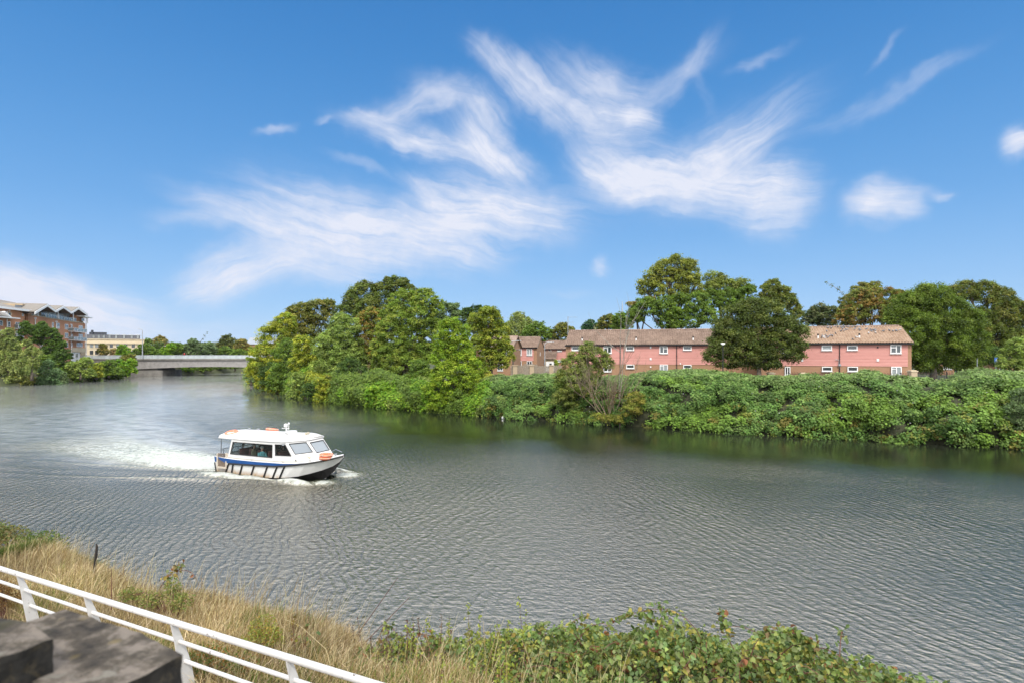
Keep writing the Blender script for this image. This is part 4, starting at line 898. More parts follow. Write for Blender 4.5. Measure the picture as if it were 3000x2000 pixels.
# ------------------------------------------------------------------ the river boat
BT = empty('passenger_boat', (BO.x, BO.y, 0), R(-23)); tag(BT, 'white river passenger boat with blue stripe and black rubber strips under way', 'boat')
GRIME = NT('hull_white'); t = GRIME; t.b.inputs['Roughness'].default_value = .35
sx = t.n('ShaderNodeSeparateXYZ', {0: t.co()})
n1 = t.noise(2.2, 6, .7, sc=(1, 1, .45), dist=.8).outputs['Fac']; lo = t.n('ShaderNodeMapRange', {0: sx.outputs[2], 1: .5, 2: -.05}).outputs[0]
lf = t.n('ShaderNodeMapRange', {0: sx.outputs[0], 1: 9.5, 2: 4.0}).outputs[0]
f = t.ramp(t.math('MULTIPLY', t.math('MULTIPLY', n1, t.math('ADD', lo, .12)), t.math('ADD', lf, .35)), [(.30, (0, 0, 0)), (.85, (1, 1, 1))])
c = t.mix(f, (.74, .73, .71), (.50, .28, .08)); n3 = t.noise(7, 5, .7, sc=(.4, 1, 1)).outputs['Fac']
c = t.mix(t.math('MULTIPLY', t.ramp(n3, [(.6, (0, 0, 0)), (.72, (1, 1, 1))]), .35), c, (.36, .33, .29)); t.color(c)
HULLW = t.m
ST = [0, 1, 2, 3, 4, 5, 6, 7, 7.8, 8.5, 9.1, 9.6, 9.98]
def sq_(x): return x if x <= 5 else 5+(x-5)*.79
ST = [sq_(x) for x in ST]
def lerp(tab, x): return float(np.interp(x, [a for a, b in tab], [b for a, b in tab]))
bd = [(0,1.52),(1,1.6),(6,1.6),(7,1.50),(7.8,1.30),(8.5,1.0),(9.1,.66),(9.6,.32),(9.98,.03)]      # half beam at the deck
bc = [(0,1.40),(5,1.46),(6,1.40),(7,1.18),(7.8,.86),(8.5,.46),(9.1,.12),(9.6,.04),(9.98,.02)]       # half beam at the chine
zd = [(0,1.0),(2,.955),(4,.97),(6,1.02),(7,1.06),(8,1.12),(9,1.27),(9.98,1.47)]                       # deck edge
zr = [(0,.66),(1.3,.66),(3.5,.72),(5,.77),(6,.85),(7,.95),(8,1.06),(9,1.2),(9.98,1.41)]               # rubbing strake
zc = [(0,.0),(2,-.06),(4,.0),(5.5,.05),(7,.22),(8,.42),(8.6,.58),(9.2,.80),(9.6,1.02),(9.98,1.30)]    # chine
zk = [(0,-.35),(6,-.35),(7.5,-.25),(8.4,.0),(9.0,.36),(9.4,.72),(9.7,1.0),(9.98,1.28)]                # keel
bd, bc, zd, zr, zc, zk = [[(sq_(x), v) for x, v in q] for q in (bd, bc, zd, zr, zc, zk)]
def strip(rows, mb, both=True):      # rows: list of functions x -> (y,z)
    for sg in ((-1, 1) if both else (-1,)):
        vs = [(x, sg*r(x)[0], r(x)[1]) for x in ST for r in rows]; k_ = len(rows)
        mb.add(vs, [(i*k_+j, i*k_+j+1, (i+1)*k_+j+1, (i+1)*k_+j) for i in range(len(ST)-1) for j in range(k_-1)])
yr = lambda x: lerp(bc, x)+(lerp(bd, x)-lerp(bc, x))*min(1, max(0, (lerp(zr, x)-lerp(zc, x))/(lerp(zd, x)-lerp(zc, x)+1e-6)))
m = MB(); strip([lambda x: (lerp(bc, x), lerp(zc, x)), lambda x: (yr(x), lerp(zr, x))], m)
m.add([(0, -1.40, 0), (0, 1.40, 0), (0, 1.52, 1.0), (0, -1.52, 1.0)], [(0, 1, 2, 3)]); m.build('hull', HULLW, BT)
m = MB(); strip([lambda x: (0, lerp(zk, x)), lambda x: (lerp(bc, x)-.004, lerp(zc, x))], m); m.build('hull_bottom', BLACK, BT)
def band_top(x): return lerp(zd, x)
m = MB(); strip([lambda x: (yr(x)+.006, lerp(zr, x)), lambda x: (lerp(bd, x)+.006, lerp(zr, x)+(band_top(x)-lerp(zr, x))*lerp([(0,1),(5,.85),(7.5,.55),(9.98,.2)], x))], m); m.build('blue_band', BLUE, BT)
m = MB(); strip([lambda x: (lerp(bd, x)+.004, lerp(zr, x)+(band_top(x)-lerp(zr, x))*lerp([(0,1),(5,.85),(7.5,.55),(9.98,.2)], x)), lambda x: (lerp(bd, x), lerp(zd, x)), lambda x: (max(lerp(bd, x)-.1, 0), lerp(zd, x)+.03), lambda x: (0, lerp(zd, x)+.05 if x > 1.2 else lerp(zd, x)-.45)], m); m.build('deck', WHITE, BT)
m = MB()
for sg in (-1, 1):
    m.tube([(x, sg*(yr(x)+.03), lerp(zr, x)-.01) for x in [1.28]+ST[2:]], .055, 6)
m.tube([(.0, -1.5, .62), (.06, -1.44, .04)], .04, 6); m.tube([(.06, -1.44, .03), (.9, -1.46, -.02)], .035, 6)
m.build('rubbing_strake', BLACK, BT)
for x1, z1, x0, z0 in [(1.31,.66,.86,-.03),(1.70,.68,1.39,-.08),(2.5,.69,2.06,-.10),(3.48,.72,3.03,-.06),(4.55,.76,4.10,-.02),(5.30,.76,4.83,.01),(5.88,.84,5.36,.06)]:
    for sg in (-1, 1):
        m = MB(); pts = []
        for k_ in range(4):
            x = x0+(x1-x0)*k_/3; z = z0+(z1-z0)*k_/3; tt_ = (z-lerp(zc, x))/(lerp(zr, x)-lerp(zc, x)); y = lerp(bc, x)+(yr(x)-lerp(bc, x))*tt_; pts.append((x, sg*(y+.03), z))
        m.tube(pts, .055, 5); m.build('rubber_fender', BLACK, BT)
# cabin: base outline at the deck, top outline under the roof
zb_ = 1.0; zt_ = 2.19
Bs = [(1.08, -1.46), (4.95, -1.46), (6.70, -1.36), (7.72, -.62), (7.72, .62), (6.70, 1.36), (4.95, 1.46), (1.08, 1.46)]
Ts = [(1.36, -1.38), (4.88, -1.38), (5.72, -1.34), (6.75, -.66), (6.75, .66), (5.72, 1.34), (4.88, 1.38), (1.36, 1.38)]
zB = [1.0, 1.0, 1.05, 1.2, 1.2, 1.05, 1.0, 1.0]; zT = [2.17, 2.19, 2.22, 2.30, 2.30, 2.22, 2.19, 2.17]
def cq(i, j): return [(*Bs[i], zB[i]), (*Bs[j], zB[j]), (*Ts[j], zT[j]), (*Ts[i], zT[i])]
def pointq(q, u, v): q = [Vector(p) for p in q]; return (q[0]*(1-u)+q[1]*u)*(1-v)+(q[3]*(1-u)+q[2]*u)*v
cab = MB(); wins = []
walls = [(0, 1, [(.045, .955, .20, .83)]), (1, 2, [(.06, .86, .33, .86)]), (2, 3, [(.10, .90, .40, .90)]), (3, 4, [(.06, .94, .34, .86)]), (4, 5, [(.10, .90, .40, .90)]), (5, 6, [(.14, .94, .33, .86)]), (6, 7, [(.045, .955, .20, .83)]), (7, 0, [(.08, .36, .25, .85), (.40, .62, .0, .85), (.66, .92, .25, .85)])]
for i, j, hs_ in walls:
    q = cq(i, j); cab.panel(q, hs_, .05)
    for h_ in hs_: wins.append((q, h_, i))
cb_ = cab.build('cabin', WHITE, BT)
for q, h_, i in wins:
    if i == 7 and h_[2] == 0: continue
    pts = [pointq(q, h_[0], h_[2]), pointq(q, h_[1], h_[2]), pointq(q, h_[1], h_[3]), pointq(q, h_[0], h_[3])]
    m = MB()
    for a in range(4): m.tube([pts[a], pts[(a+1) % 4]], .028, 4)
    if i in (0, 6):
        for u in ((.495,) if i == 0 else (.12, .45, .75)): m.tube([pointq(q, h_[0]+(h_[1]-h_[0])*u, h_[2]), pointq(q, h_[0]+(h_[1]-h_[0])*u, h_[3])], .022 if i == 0 else .05, 4)
    wf = m.build('window_frame', BLACK, BT)
    g = MB(); n_ = (pts[1]-pts[0]).cross(pts[3]-pts[0]).normalized()*.012; g.add([p-n_*2 for p in pts]+[p-n_*3 for p in pts], [(0, 1, 2, 3), (7, 6, 5, 4), (0, 4, 5, 1), (1, 5, 6, 2), (2, 6, 7, 3), (3, 7, 4, 0)])
    g.build('pane', SCREEN if i in (2, 3, 4) else CLEAR, wf)
# roof: crowned, overhanging the after deck
prof = [(.17, 1.36, 2.20), (1.2, 1.42, 2.21), (3, 1.44, 2.22), (4.9, 1.44, 2.24), (5.75, 1.40, 2.27), (6.85, .70, 2.36)]
rows = []
m = MB(); cw = [1.0, .93, .6, 0]; ch = [0, .13, .24, .30]
sec = []
for x, b, z in prof:
    cr = 1.0 if x < 6 else .35
    sec.append([(x, -b, z-.07)]+[(x-(.10 if x > 6 else 0)*i, -b*cw[i], z+ch[i]*cr) for i in range(4)]+[(x, b*cw[i], z+ch[i]*cr) for i in (2, 1, 0)]+[(x, b, z-.07)])
k_ = len(sec[0]); m.add([p for s_ in sec for p in s_], [(i*k_+j, i*k_+(j+1) % k_, (i+1)*k_+(j+1) % k_, (i+1)*k_+j) for i in range(len(sec)-1) for j in range(k_)]+[tuple(range(k_)), tuple((len(sec)-1)*k_+j for j in range(k_))])
rf = m.build('roof', WHITE, BT, False, .02)
m = MB(); m.tube([(.3, -1.25, 2.14), (.3, -1.28, 1.0)], .022, 6); m.tube([(.3, 1.25, 2.14), (.3, 1.28, 1.0)], .022, 6); m.build('roof_stanchion', DARK, BT)
# aft gates, quarter posts, bulwark
m = MB()
for i in range(8): x = .40+i*.085; m.box(x-.014, x+.014, -1.55, -1.52, .42, 1.22)
m.box(.36, 1.04, -1.56, -1.51, 1.18, 1.23); m.box(.36, 1.04, -1.56, -1.51, .42, .47); m.box(.36, 1.04, -1.545, -1.525, .47, .95); m.build('side_gate', simple('rusty_gate', (.17, .13, .10), .8, .4, 8), BT)
m = MB(); m.box(.26, .36, -1.58, -1.49, .35, 1.20); m.box(1.02, 1.12, -1.57, -1.47, .3, 1.28); m.box(.30, 1.10, -1.60, -1.46, .30, .41); m.build('gate_frame', simple('stained_white', (.52, .46, .38), .7, .2, 6), BT)
m = MB(); m.tube([(.1, 1.4, 1.35), (1.2, 1.4, 1.4)], .022, 6); m.tube([(.1, -1.0, 1.4), (.1, 1.4, 1.35)], .022, 6); m.tube([(.1, .2, .9), (.1, .2, 1.38)], .02, 6); m.tube([(.1, -.9, .9), (.1, -.95, 1.4), (.6, -1.35, 1.38)], .02, 6); m.build('stern_rail', DARK, BT)
m = MB()
for x, z in ((.02, 1.04), (3.2, 1.02), (5.7, 1.08), (7.4, 1.20), (8.3, 1.42)): m.box(x-.1, x+.1, -lerp(bd, x)+.05, -lerp(bd, x)+.09, z-.02, z+.03); m.tube([(x, -lerp(bd, x)+.07, z-.05), (x, -lerp(bd, x)+.07, z+.02)], .02, 5)
m.build('cleat', GREYM, BT)
m = MB(); m.tube([(x, -(lerp(bd, x)-.05), lerp(zd, x)+.07) for x in (1.2, 2, 3, 4, 5, 5.8, 6.4, 7.0, 7.5)], .02, 5); m.build('grab_rope', simple('rope', (.42, .38, .30), .9), BT)
m = MB(); m.tube([(8.35, 0, 1.32), (8.35, 0, 1.50)], .04, 6); m.tube([(8.3, -.14, 1.46), (8.3, .14, 1.46)], .03, 6); m.tube([(6.8, 1.3, 1.25), (7.5, 1.0, 1.55), (8.7, .12, 1.60)], .016, 5); m.build('bow_rail', GREYM, BT)
m = MB(); m.box(6.95, 7.25, -.98, -.90, 1.30, 1.42); m.build('deck_light', simple('cream_fitting', (.6, .56, .45), .5), BT)
m = MB(); m.tube([(6.55, -1.40, 1.20), (6.57, -1.36, 1.20)], .05, 10); m.build('porthole', DARK, BT)
m = MB(); m.tube([(6.05, -.10, 2.60), (6.35, -.10, 2.63)], [.03, .085], 8); m.box(6.1, 6.2, -.13, -.07, 2.5, 2.6); m.build('horn', simple('brass_fitting', (.45, .40, .30), .5), BT)
m = MB(); m.lathe([(.30, 0), (.32, .05), (.32, .20), (.29, .25), (.02, .26)], (5.25, -.35, 2.50), 24); rd = m.build('radar_dome', WHITE, BT)
cu = bpy.data.curves.new('radar_word', 'FONT'); cu.body = 'marine'; cu.size = .12; cu.extrude = .002; cu.align_x = 'CENTER'
_t = bpy.data.objects.new('tmp', cu); _me = bpy.data.meshes.new_from_object(_t); bpy.data.objects.remove(_t)
tx = bpy.data.objects.new('lettering', _me); COL.objects.link(tx); tx.parent = rd; tx.location = (5.12, -.661, 2.57); tx.rotation_euler = (R(90), 0, R(-18)); _me.materials.append(DARK)
m = MB(); m.tube([(4.70, -.2, 2.46), (4.66, -.2, 2.95)], [.07, .045], 6); m.box(4.45, 4.95, -.25, -.12, 2.44, 2.48); m.tube([(4.30, -.2, 2.84), (4.9, -.2, 2.86)], .02, 5); m.tube([(4.85, -.2, 2.78), (4.86, -.2, 3.12)], .02, 5); m.lathe([(.02, 0), (.06, .03), (.05, .10), (.01, .13)], (4.86, -.2, 3.10), 8); m.lathe([(.03, 0), (.12, .03), (.12, .18), (.04, .22)], (4.62, -.2, 2.92), 10); m.build('mast', WHITE, BT)
m = MB(); m.box(5.55, 5.68, -1.45, -1.38, 2.02, 2.12); m.tube([(1.0, .3, 2.5), (1.0, .3, 2.62)], .06, 8); m.box(1.4, 1.55, .5, .65, 2.5, 2.57); m.build('nav_light', GREYM, BT)
for pts in ([(7.35, -.3, 1.52), (6.95, -.55, 1.95)], [(7.35, .35, 1.52), (7.0, .1, 1.95)]):
    m = MB(); m.tube(pts, .014, 4); m.build('wiper', BLACK, BT)
# inside: floor, seats, wheel, posts
m = MB(); m.box(1.2, 6.3, -1.35, 1.35, .52, .56); m.build('cabin_floor', DARK, BT)
SEATM = simple('maroon_seat', (.10, .035, .03), .7)
for x in (1.9, 2.7, 3.5, 4.3, 5.1):
    for y0 in (-1.25, .25):
        m = MB(); m.box(x, x+.45, y0, y0+1.0, .95, 1.03); m.box(x-.06, x+.02, y0, y0+1.0, 1.0, 1.56); m.box(x+.1, x+.3, y0+.1, y0+.9, .56, .95); m.build('seat', SEATM, BT, bevel=.02)
m = MB(); m.box(5.9, 6.6, -1.1, 1.1, .9, 1.28); m.build('dashboard', DARK, BT)
def ring(label, p, ax=None, group=None, rz=0, rad=.37):
    o = empty('lifebuoy', p); tag(o, label, 'lifebuoy', group); o.rotation_euler = (ax[0] if ax else 0, ax[1] if ax else 0, rz)
    m = MB(); m.torus((0, 0, .085), rad-.085, .085, 28, 10); m.build('ring', ORANGE, o, True)
    for a in range(4):
        m = MB(); t0 = a*math.pi/2+.4; c0 = Vector((math.cos(t0)*(rad-.085), math.sin(t0)*(rad-.085), .085)); m.torus(c0, .088, .012, 12, 6, (-math.sin(t0), math.cos(t0), 0)); 
        m.build('strap', GREYM, o, True)
    m = MB(); m.torus((0, 0, .10), rad+.01, .012, 24, 5); m.build('grab_line', simple('buoy_rope', (.6, .55, .45), .9) if 'buoy_rope' not in MATS else MATS['buoy_rope'], o, True)
    return o
def bw_(x, y, z): return Vector((BO.x+BH.x*x+BP.x*y, BO.y+BH.y*x+BP.y*y, z))
ring('orange lifebuoy lying on the after end of the boat roof', bw_(.62, -.75, 2.34), (R(14), 0), 'lifebuoys on the boat', R(-23), .42)
ring('orange lifebuoy on the far edge of the boat roof', bw_(2.1, 1.15, 2.38), (R(-14), 0), 'lifebuoys on the boat', R(-23), .42)
ring('lower orange lifebuoy of the two stacked on the foredeck', bw_(8.02, -.50, 1.22), None, 'lifebuoys on the boat', .3, .40)
ring('upper orange lifebuoy of the two stacked on the foredeck', bw_(8.04, -.48, 1.39), (R(3), 0), 'lifebuoys on the boat', .9, .40)
# ------------------------------------------------------------------ people
CL_ = {k: simple('cloth_'+k, c, .8, .1, 8) for k, c in {'olive': (.10, .10, .06), 'teal': (.10, .30, .33), 'red': (.60, .05, .04), 'navy': (.03, .04, .08), 'dark': (.03, .03, .03), 'brown': (.13, .07, .05), 'pink': (.45, .12, .12)}.items()}
def person(label, loc_, rz, cloth, hair, seated=True, group=None, arm='lap', sc=1.0):
    o = empty('person', loc_, rz); tag(o, label, 'person', group); o.scale = (sc,)*3
    J = {}; E_ = []; Rr = []; V_ = []
    def j(n, p, r, par=None): J[n] = len(V_); V_.append(p); Rr.append(r); (E_.append((J[par], J[n])) if par else None)
    h = .0 if seated else .45                          # pelvis: .46 seated (seat level), .92 standing
    P0 = .50 if seated else .93
    j('pelvis', (0, 0, P0), .15); j('waist', (0, 0, P0+.17), .135, 'pelvis'); j('chest', (0, 0, P0+.36), .155, 'waist'); j('neckb', (0, 0, P0+.52), .075, 'chest'); j('neck', (.01, 0, P0+.59), .055, 'neckb')
    j('head1', (.02, 0, P0+.68), .088, 'neck'); j('head2', (.02, 0, P0+.79), .085, 'head1'); j('nose', (.115, 0, P0+.71), .016, 'head1')
    for s2, nm in ((1, 'l'), (-1, 'r')):
        j('sh'+nm, (0, s2*.17, P0+.47), .062, 'chest')
        if arm == 'lap': j('el'+nm, (.06, s2*.23, P0+.20), .045, 'sh'+nm); j('wr'+nm, (.27, s2*.12, P0+.10), .03, 'el'+nm); j('hd'+nm, (.34, s2*.08, P0+.10), .035, 'wr'+nm)
        elif arm == 'fwd': j('el'+nm, (.16, s2*.24, P0+.24), .045, 'sh'+nm); j('wr'+nm, (.38, s2*.15, P0+.30), .03, 'el'+nm); j('hd'+nm, (.46, s2*.12, P0+.31), .035, 'wr'+nm)
        else: j('el'+nm, (-.03, s2*.24, P0+.18), .043, 'sh'+nm); j('wr'+nm, (.06, s2*.25, P0-.06), .03, 'el'+nm); j('hd'+nm, (.08, s2*.25, P0-.15), .035, 'wr'+nm)
        j('hip'+nm, (.02, s2*.09, P0-.04), .095, 'pelvis')
        if seated: j('kn'+nm, (.42, s2*.11, P0-.02), .065, 'hip'+nm); j('an'+nm, (.42, s2*.11, .08), .042, 'kn'+nm); j('toe'+nm, (.58, s2*.12, .04), .038, 'an'+nm)
        else: st_ = .16*s2; j('kn'+nm, (st_*.5+.03, s2*.10, .49), .06, 'hip'+nm); j('an'+nm, (st_, s2*.10, .08), .042, 'kn'+nm); j('toe'+nm, (st_+.15, s2*.11, .04), .036, 'an'+nm)
    me = bpy.data.meshes.new('body'); me.from_pydata(V_, E_, []); b = bpy.data.objects.new('body', me); COL.objects.link(b); b.parent = o
    sk = b.modifiers.new('skin', 'SKIN'); sk.use_smooth_shade = True
    lay = me.skin_vertices[0] if me.skin_vertices else None
    if lay is None:
        bm = bmesh.new(); bm.from_mesh(me); bm.verts.layers.skin.verify(); bm.to_mesh(me); bm.free(); lay = me.skin_vertices[0]
    for i, r_ in enumerate(Rr): lay.data[i].radius = (r_, r_)
    lay.data[0].use_root = True
    sb = b.modifiers.new('subdivision', 'SUBSURF'); sb.levels = 1; sb.render_levels = 1
    me.materials.append(SKIN)
    # clothing shells follow the body
    m = MB(); m.lathe([(.165, P0-.05), (.155, P0+.14), (.175, P0+.36), (.15, P0+.49), (.085, P0+.545)], n=14, sx=.85, sy=1.12); to = m.build('top', cloth, o, True)
    m = MB()
    for nm in 'lr':
        m.tube([V_[J['sh'+nm]], V_[J['el'+nm]], V_[J['wr'+nm]]], [.078, .06, .043], 8)
    m.build('sleeves', cloth, o, True)
    m = MB()
    for nm in 'lr': m.tube([V_[J['hip'+nm]], V_[J['kn'+nm]], V_[J['an'+nm]]], [.115, .08, .06], 8)
    m.build('trousers', CL_['navy'], o, True)
    m = MB(); m.lathe([(.092, -.02), (.108, .03), (.10, .09), (.065, .13), (.01, .145)], (-.005, 0, P0+.74), 14); m.build('hair', hair, o, True)
    m = MB()
    for y in (-.033, .033): m.lathe([(.003, -.012), (.012, 0), (.003, .012)], (.096, y, P0+.755), 8)
    m.tube([(.097, -.022, P0+.655), (.10, .022, P0+.655)], .006, 5); m.build('face_features', HAIRD, o)
    return o
pz = .56
person('grey haired person in an olive jacket seated by the boat window', bw_(2.78, -.95, pz-.02), R(-23), CL_['olive'], HAIRG, group=None)
person('white haired person in a light blue top seated at the boat window', bw_(3.55, -1.05, pz-.12), R(-55), CL_['teal'], HAIRG)
person('dark haired passenger sitting on the far side of the cabin', bw_(3.55, .5, pz), R(-23), CL_['dark'], HAIRD)
person('person in brown standing at the forward end of the long window', bw_(4.75, -.55, pz), R(157), CL_['brown'], HAIRD, arm='lap')
person('helmsman in a pink top behind the boat windscreen', bw_(6.0, .35, pz+.0), R(-23), CL_['pink'], HAIRD, arm='fwd')
person('person in a red top on the bridge walkway', at(540, 1050, 191.3)+Vector((0, 0, .4)), R(180), CL_['red'], HAIRD, seated=False, arm='side')
# white buoy, driftwood
bu = empty('mooring_buoy', at(1474, 1226, 65.5)); bu.location.z = 0; tag(bu, 'small white buoy floating by the far bank', 'buoy')
m = MB(); m.lathe([(.02, -.08), (.15, -.02), (.19, .12), (.15, .25), (.05, .32), (.02, .33)], n=14); m.build('float', WHITE, bu, True); m = MB(); m.torus((0, 0, .34), .04, .012, 10, 5, (1, 0, 0)); m.build('eye', GREYM, bu)
m = MB(); m.tube([(0, 0, -.1), (.25, .1, .15), (.4, .1, .42)], [.09, .07, .05], 7); o = m.build('driftwood', simple('pale_wood', (.5, .42, .25), .8), None, True); o.location = (22.7*.98+1.3, 52.9, 0); tag(o, 'short pale log sticking out of the water below the ivy', 'log')
o.location = at(2378, 1274, 52); o.location.z = 0
# ------------------------------------------------------------------ white railing in front
RL = empty('railing', (R0.x, R0.y, 0)); tag(RL, 'white tubular riverside railing with leaning tapered posts', 'railing')
RAILM = NT('railing_paint'); t = RAILM; t.b.inputs['Roughness'].default_value = .38
n1 = t.noise(14, 6, .75).outputs['Fac']; n2_ = t.noise(1.4, 3).outputs['Fac']
f = t.ramp(t.math('ADD', n1, t.math('MULTIPLY', n2_, .25)), [(.755, (0, 0, 0)), (.79, (1, 1, 1))]); c = t.mix(f, (.56, .555, .54), (.12, .10, .09))
d_n = t.noise(5, 5, .7).outputs['Fac']; t.color(t.mix(t.math('MULTIPLY', t.ramp(d_n, [(.5, (0, 0, 0)), (.7, (1, 1, 1))]), .5), c, (.42, .40, .34))); RAILM = t.m
def rl(s, off, z): return Vector((RD.x*s+RN.x*off, RD.y*s+RN.y*off, 4.2-.0454*s+z))
sA, sB = -6.5, 16
for nm, off, z, r_ in (('top_rail', 0, 0, .037), ('middle_rail', .075, -.27, .024), ('lower_rail', .15, -.55, .024)):
    m = MB(); m.tube([rl(s_, off, z) for s_ in np.linspace(sA, sB, 24)], r_, 14); m.build(nm, RAILM, RL, True)
for k_ in range(-3, 5):
    s_ = -(k_-0)*2.07+0; m = MB(); a = []
    for z, o0, o1 in ((-.03, -.03, .035), (-.27, .02, .125), (-.55, .06, .21), (-.85, .11, .27), (-1.12, .15, .31)): a.append((rl(s_, o0, z), rl(s_, o1, z)))
    th = RD*.010; th = Vector((th.x, th.y, 0)); vs = []
    for p, q in a: vs += [p+th, q+th, q-th, p-th]
    fs = []
    for i in range(len(a)-1):
        for e_ in range(4): fs.append((i*4+e_, i*4+(e_+1) % 4, i*4+4+(e_+1) % 4, i*4+4+e_))
    fs += [(0, 1, 2, 3), (16, 19, 18, 17)]; m.add(vs, fs); m.build('post', RAILM, RL)
# ------------------------------------------------------------------ stone parapet beside the camera
STN = NT('weathered_coping'); t = STN; t.b.inputs['Roughness'].default_value = .95
n1 = t.noise(8, 8, .7).outputs['Fac']; c = t.ramp(n1, [(.38, (.03, .024, .018)), (.5, (.10, .082, .06)), (.60, (.26, .22, .18))])
l1 = t.noise(12, 3, .5).outputs['Fac']; c = t.mix(t.ramp(l1, [(.64, (0, 0, 0)), (.70, (1, 1, 1))]), c, (.25, .23, .19))
l2 = t.n('ShaderNodeTexVoronoi', {'Vector': t.co(), 'Scale': 9.0}).outputs['Distance']; c = t.mix(t.math('MULTIPLY', t.ramp(l2, [(.12, (1, 1, 1)), (.24, (0, 0, 0))]), .8), c, (.22, .165, .05))
l3 = t.noise(3.4, 4, .6).outputs['Fac']; c = t.mix(t.math('MULTIPLY', t.ramp(l3, [(.55, (0, 0, 0)), (.65, (1, 1, 1))]), .6), c, (.05, .05, .018)); t.color(c)
t.bump(t.noise(30, 8, .75).outputs['Fac'], 1.0, .03); STN = t.m
STB = simple('shaded_stone', (.016, .015, .013), .95, .5, 14, bump=.8, bscale=40, dirt=(.07, .055, .03), dirt_amt=.6)  # near-black tone that paints shade onto the stone sides
def stone(name, poly, z0, z1, par, seed, amp=.012):
    bm = bmesh.new(); lo_ = [bm.verts.new((x, y, z0)) for x, y in poly]; hi_ = [bm.verts.new((x, y, z1+dz_)) for (x, y), dz_ in zip(poly, [random.Random(seed+i).uniform(-.01, .01) for i in range(len(poly))])]
    n_ = len(poly); bm.faces.new(hi_); bm.faces.new(lo_[::-1])
    for i in range(n_): bm.faces.new((lo_[i], lo_[(i+1) % n_], hi_[(i+1) % n_], hi_[i]))
    bmesh.ops.triangulate(bm, faces=[f for f in bm.faces if len(f.verts) > 4])
    bmesh.ops.subdivide_edges(bm, edges=bm.edges, cuts=14, use_grid_fill=True)
    for v in bm.verts:
        q = v.co*7+Vector((seed*3.1, 0, 0)); v.co += Vector((mnoise.noise(q), mnoise.noise(q+Vector((9, 0, 0))), mnoise.noise(q+Vector((0, 9, 0)))))*amp*.6+Vector((mnoise.noise(q*3), mnoise.noise(q*3+Vector((5, 0, 0))), mnoise.noise(q*3+Vector((0, 5, 0)))))*amp*.5
    bmesh.ops.recalc_face_normals(bm, faces=bm.faces)
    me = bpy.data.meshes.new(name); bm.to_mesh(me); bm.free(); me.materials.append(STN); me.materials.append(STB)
    for p_ in me.polygons: p_.material_index = 1 if p_.normal.z < .45 else 0  # upright faces take the painted shade tone
    o = bpy.data.objects.new(name, me); COL.objects.link(o); o.parent = par; return o
PW = empty('stone_parapet', (0, 0, 0)); tag(PW, 'rough weathered stone parapet close up in the bottom left corner', 'wall')
def fl(px, py, z): Y_ = (CAMZ-z)*FPX/(py-HY); return ((px-1500)/FPX*Y_, Y_)
zt1 = 6.62
A_ = [fl(532, 1915, zt1), fl(385, 1842, zt1), fl(180, 1792, zt1), fl(60, 1812, zt1), fl(145, 1960, zt1), fl(345, 1985, zt1)]
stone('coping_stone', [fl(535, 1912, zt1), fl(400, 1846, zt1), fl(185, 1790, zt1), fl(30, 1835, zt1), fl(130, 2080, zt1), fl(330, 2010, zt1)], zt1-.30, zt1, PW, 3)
zt2 = 6.72
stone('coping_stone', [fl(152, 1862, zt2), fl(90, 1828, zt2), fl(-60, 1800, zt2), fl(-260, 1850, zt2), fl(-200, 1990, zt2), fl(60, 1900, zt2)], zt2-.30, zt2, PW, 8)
bx0 = [fl(520, 1925, zt1), fl(-500, 1700, zt1)]
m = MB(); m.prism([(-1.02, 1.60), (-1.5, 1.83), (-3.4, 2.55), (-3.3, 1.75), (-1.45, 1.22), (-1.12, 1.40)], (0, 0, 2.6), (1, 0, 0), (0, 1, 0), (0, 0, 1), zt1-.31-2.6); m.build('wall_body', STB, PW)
# ------------------------------------------------------------------ ivy covered bank (far side, right)
TOPY = [(1380,1098),(1440,1092),(1500,1086),(1560,1090),(1640,1088),(1720,1100),(1800,1092),(1880,1085),(1960,1078),(2010,1074),(2090,1078),(2160,1086),(2230,1094),(2300,1098),(2380,1088),(2440,1092),(2490,1082),(2540,1079),(2580,1086),(2640,1096),(2700,1103),(2750,1098),(2800,1084),(2860,1075),(2920,1078),(3000,1083),(3100,1086),(3250,1092)]
SHO = [(1300,72.5),(1400,68),(1800,60),(2200,53.5),(2600,49),(3000,45),(3250,43)]
UT = [(725,1080),(780,1078),(850,1088),(900,1075),(950,1098),(1000,1085),(1060,1100),(1110,1080),(1180,1108),(1230,1092),(1290,1125),(1360,1110),(1440,1096)]
US = [(725,168),(780,132),(850,100),(1000,86),(1200,76),(1400,69),(1440,67)]
def hedge_pt(px, v, TOPY=TOPY, SHO=SHO, add=15):
    Yb = lerp(SHO, px)-.6; Yt = Yb+6.0; zt_h = CAMZ-(lerp(TOPY, px)+add-HY)/FPX*Yt
    b1 = mnoise.noise(Vector((px*.011, v*3.0, 3.3))); b2 = mnoise.noise(Vector((px*.035, v*7, 8.1)))
    if v <= 1:
        Y_ = Yb+6.0*v**1.5-(b1*2.0+b2*.9)*math.sin(math.pi*min(v+.12, 1)); z = .12+(zt_h-.25)*math.sin(v*math.pi/2)**.95+(b1*.25+b2*.25)*v
    else: Y_ = Yt+(v-1)*4; z = zt_h-(v-1)**1.3*2.2+b2*.15
    return Vector(((px-1500)/FPX*Y_, Y_, z))
pxs = np.linspace(1415, 3250, 150); vs_h = np.linspace(0, 1.4, 30)
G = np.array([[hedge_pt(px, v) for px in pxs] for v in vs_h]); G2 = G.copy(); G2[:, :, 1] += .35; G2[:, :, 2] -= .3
t = NT('ivy_dark_stems'); t.b.inputs['Roughness'].default_value = 1; t.color(t.ramp(t.noise(3, 5).outputs['Fac'], [(.3, (.02, .026, .01)), (.7, (.05, .05, .025))]))  # dark green-brown base beneath the leaves
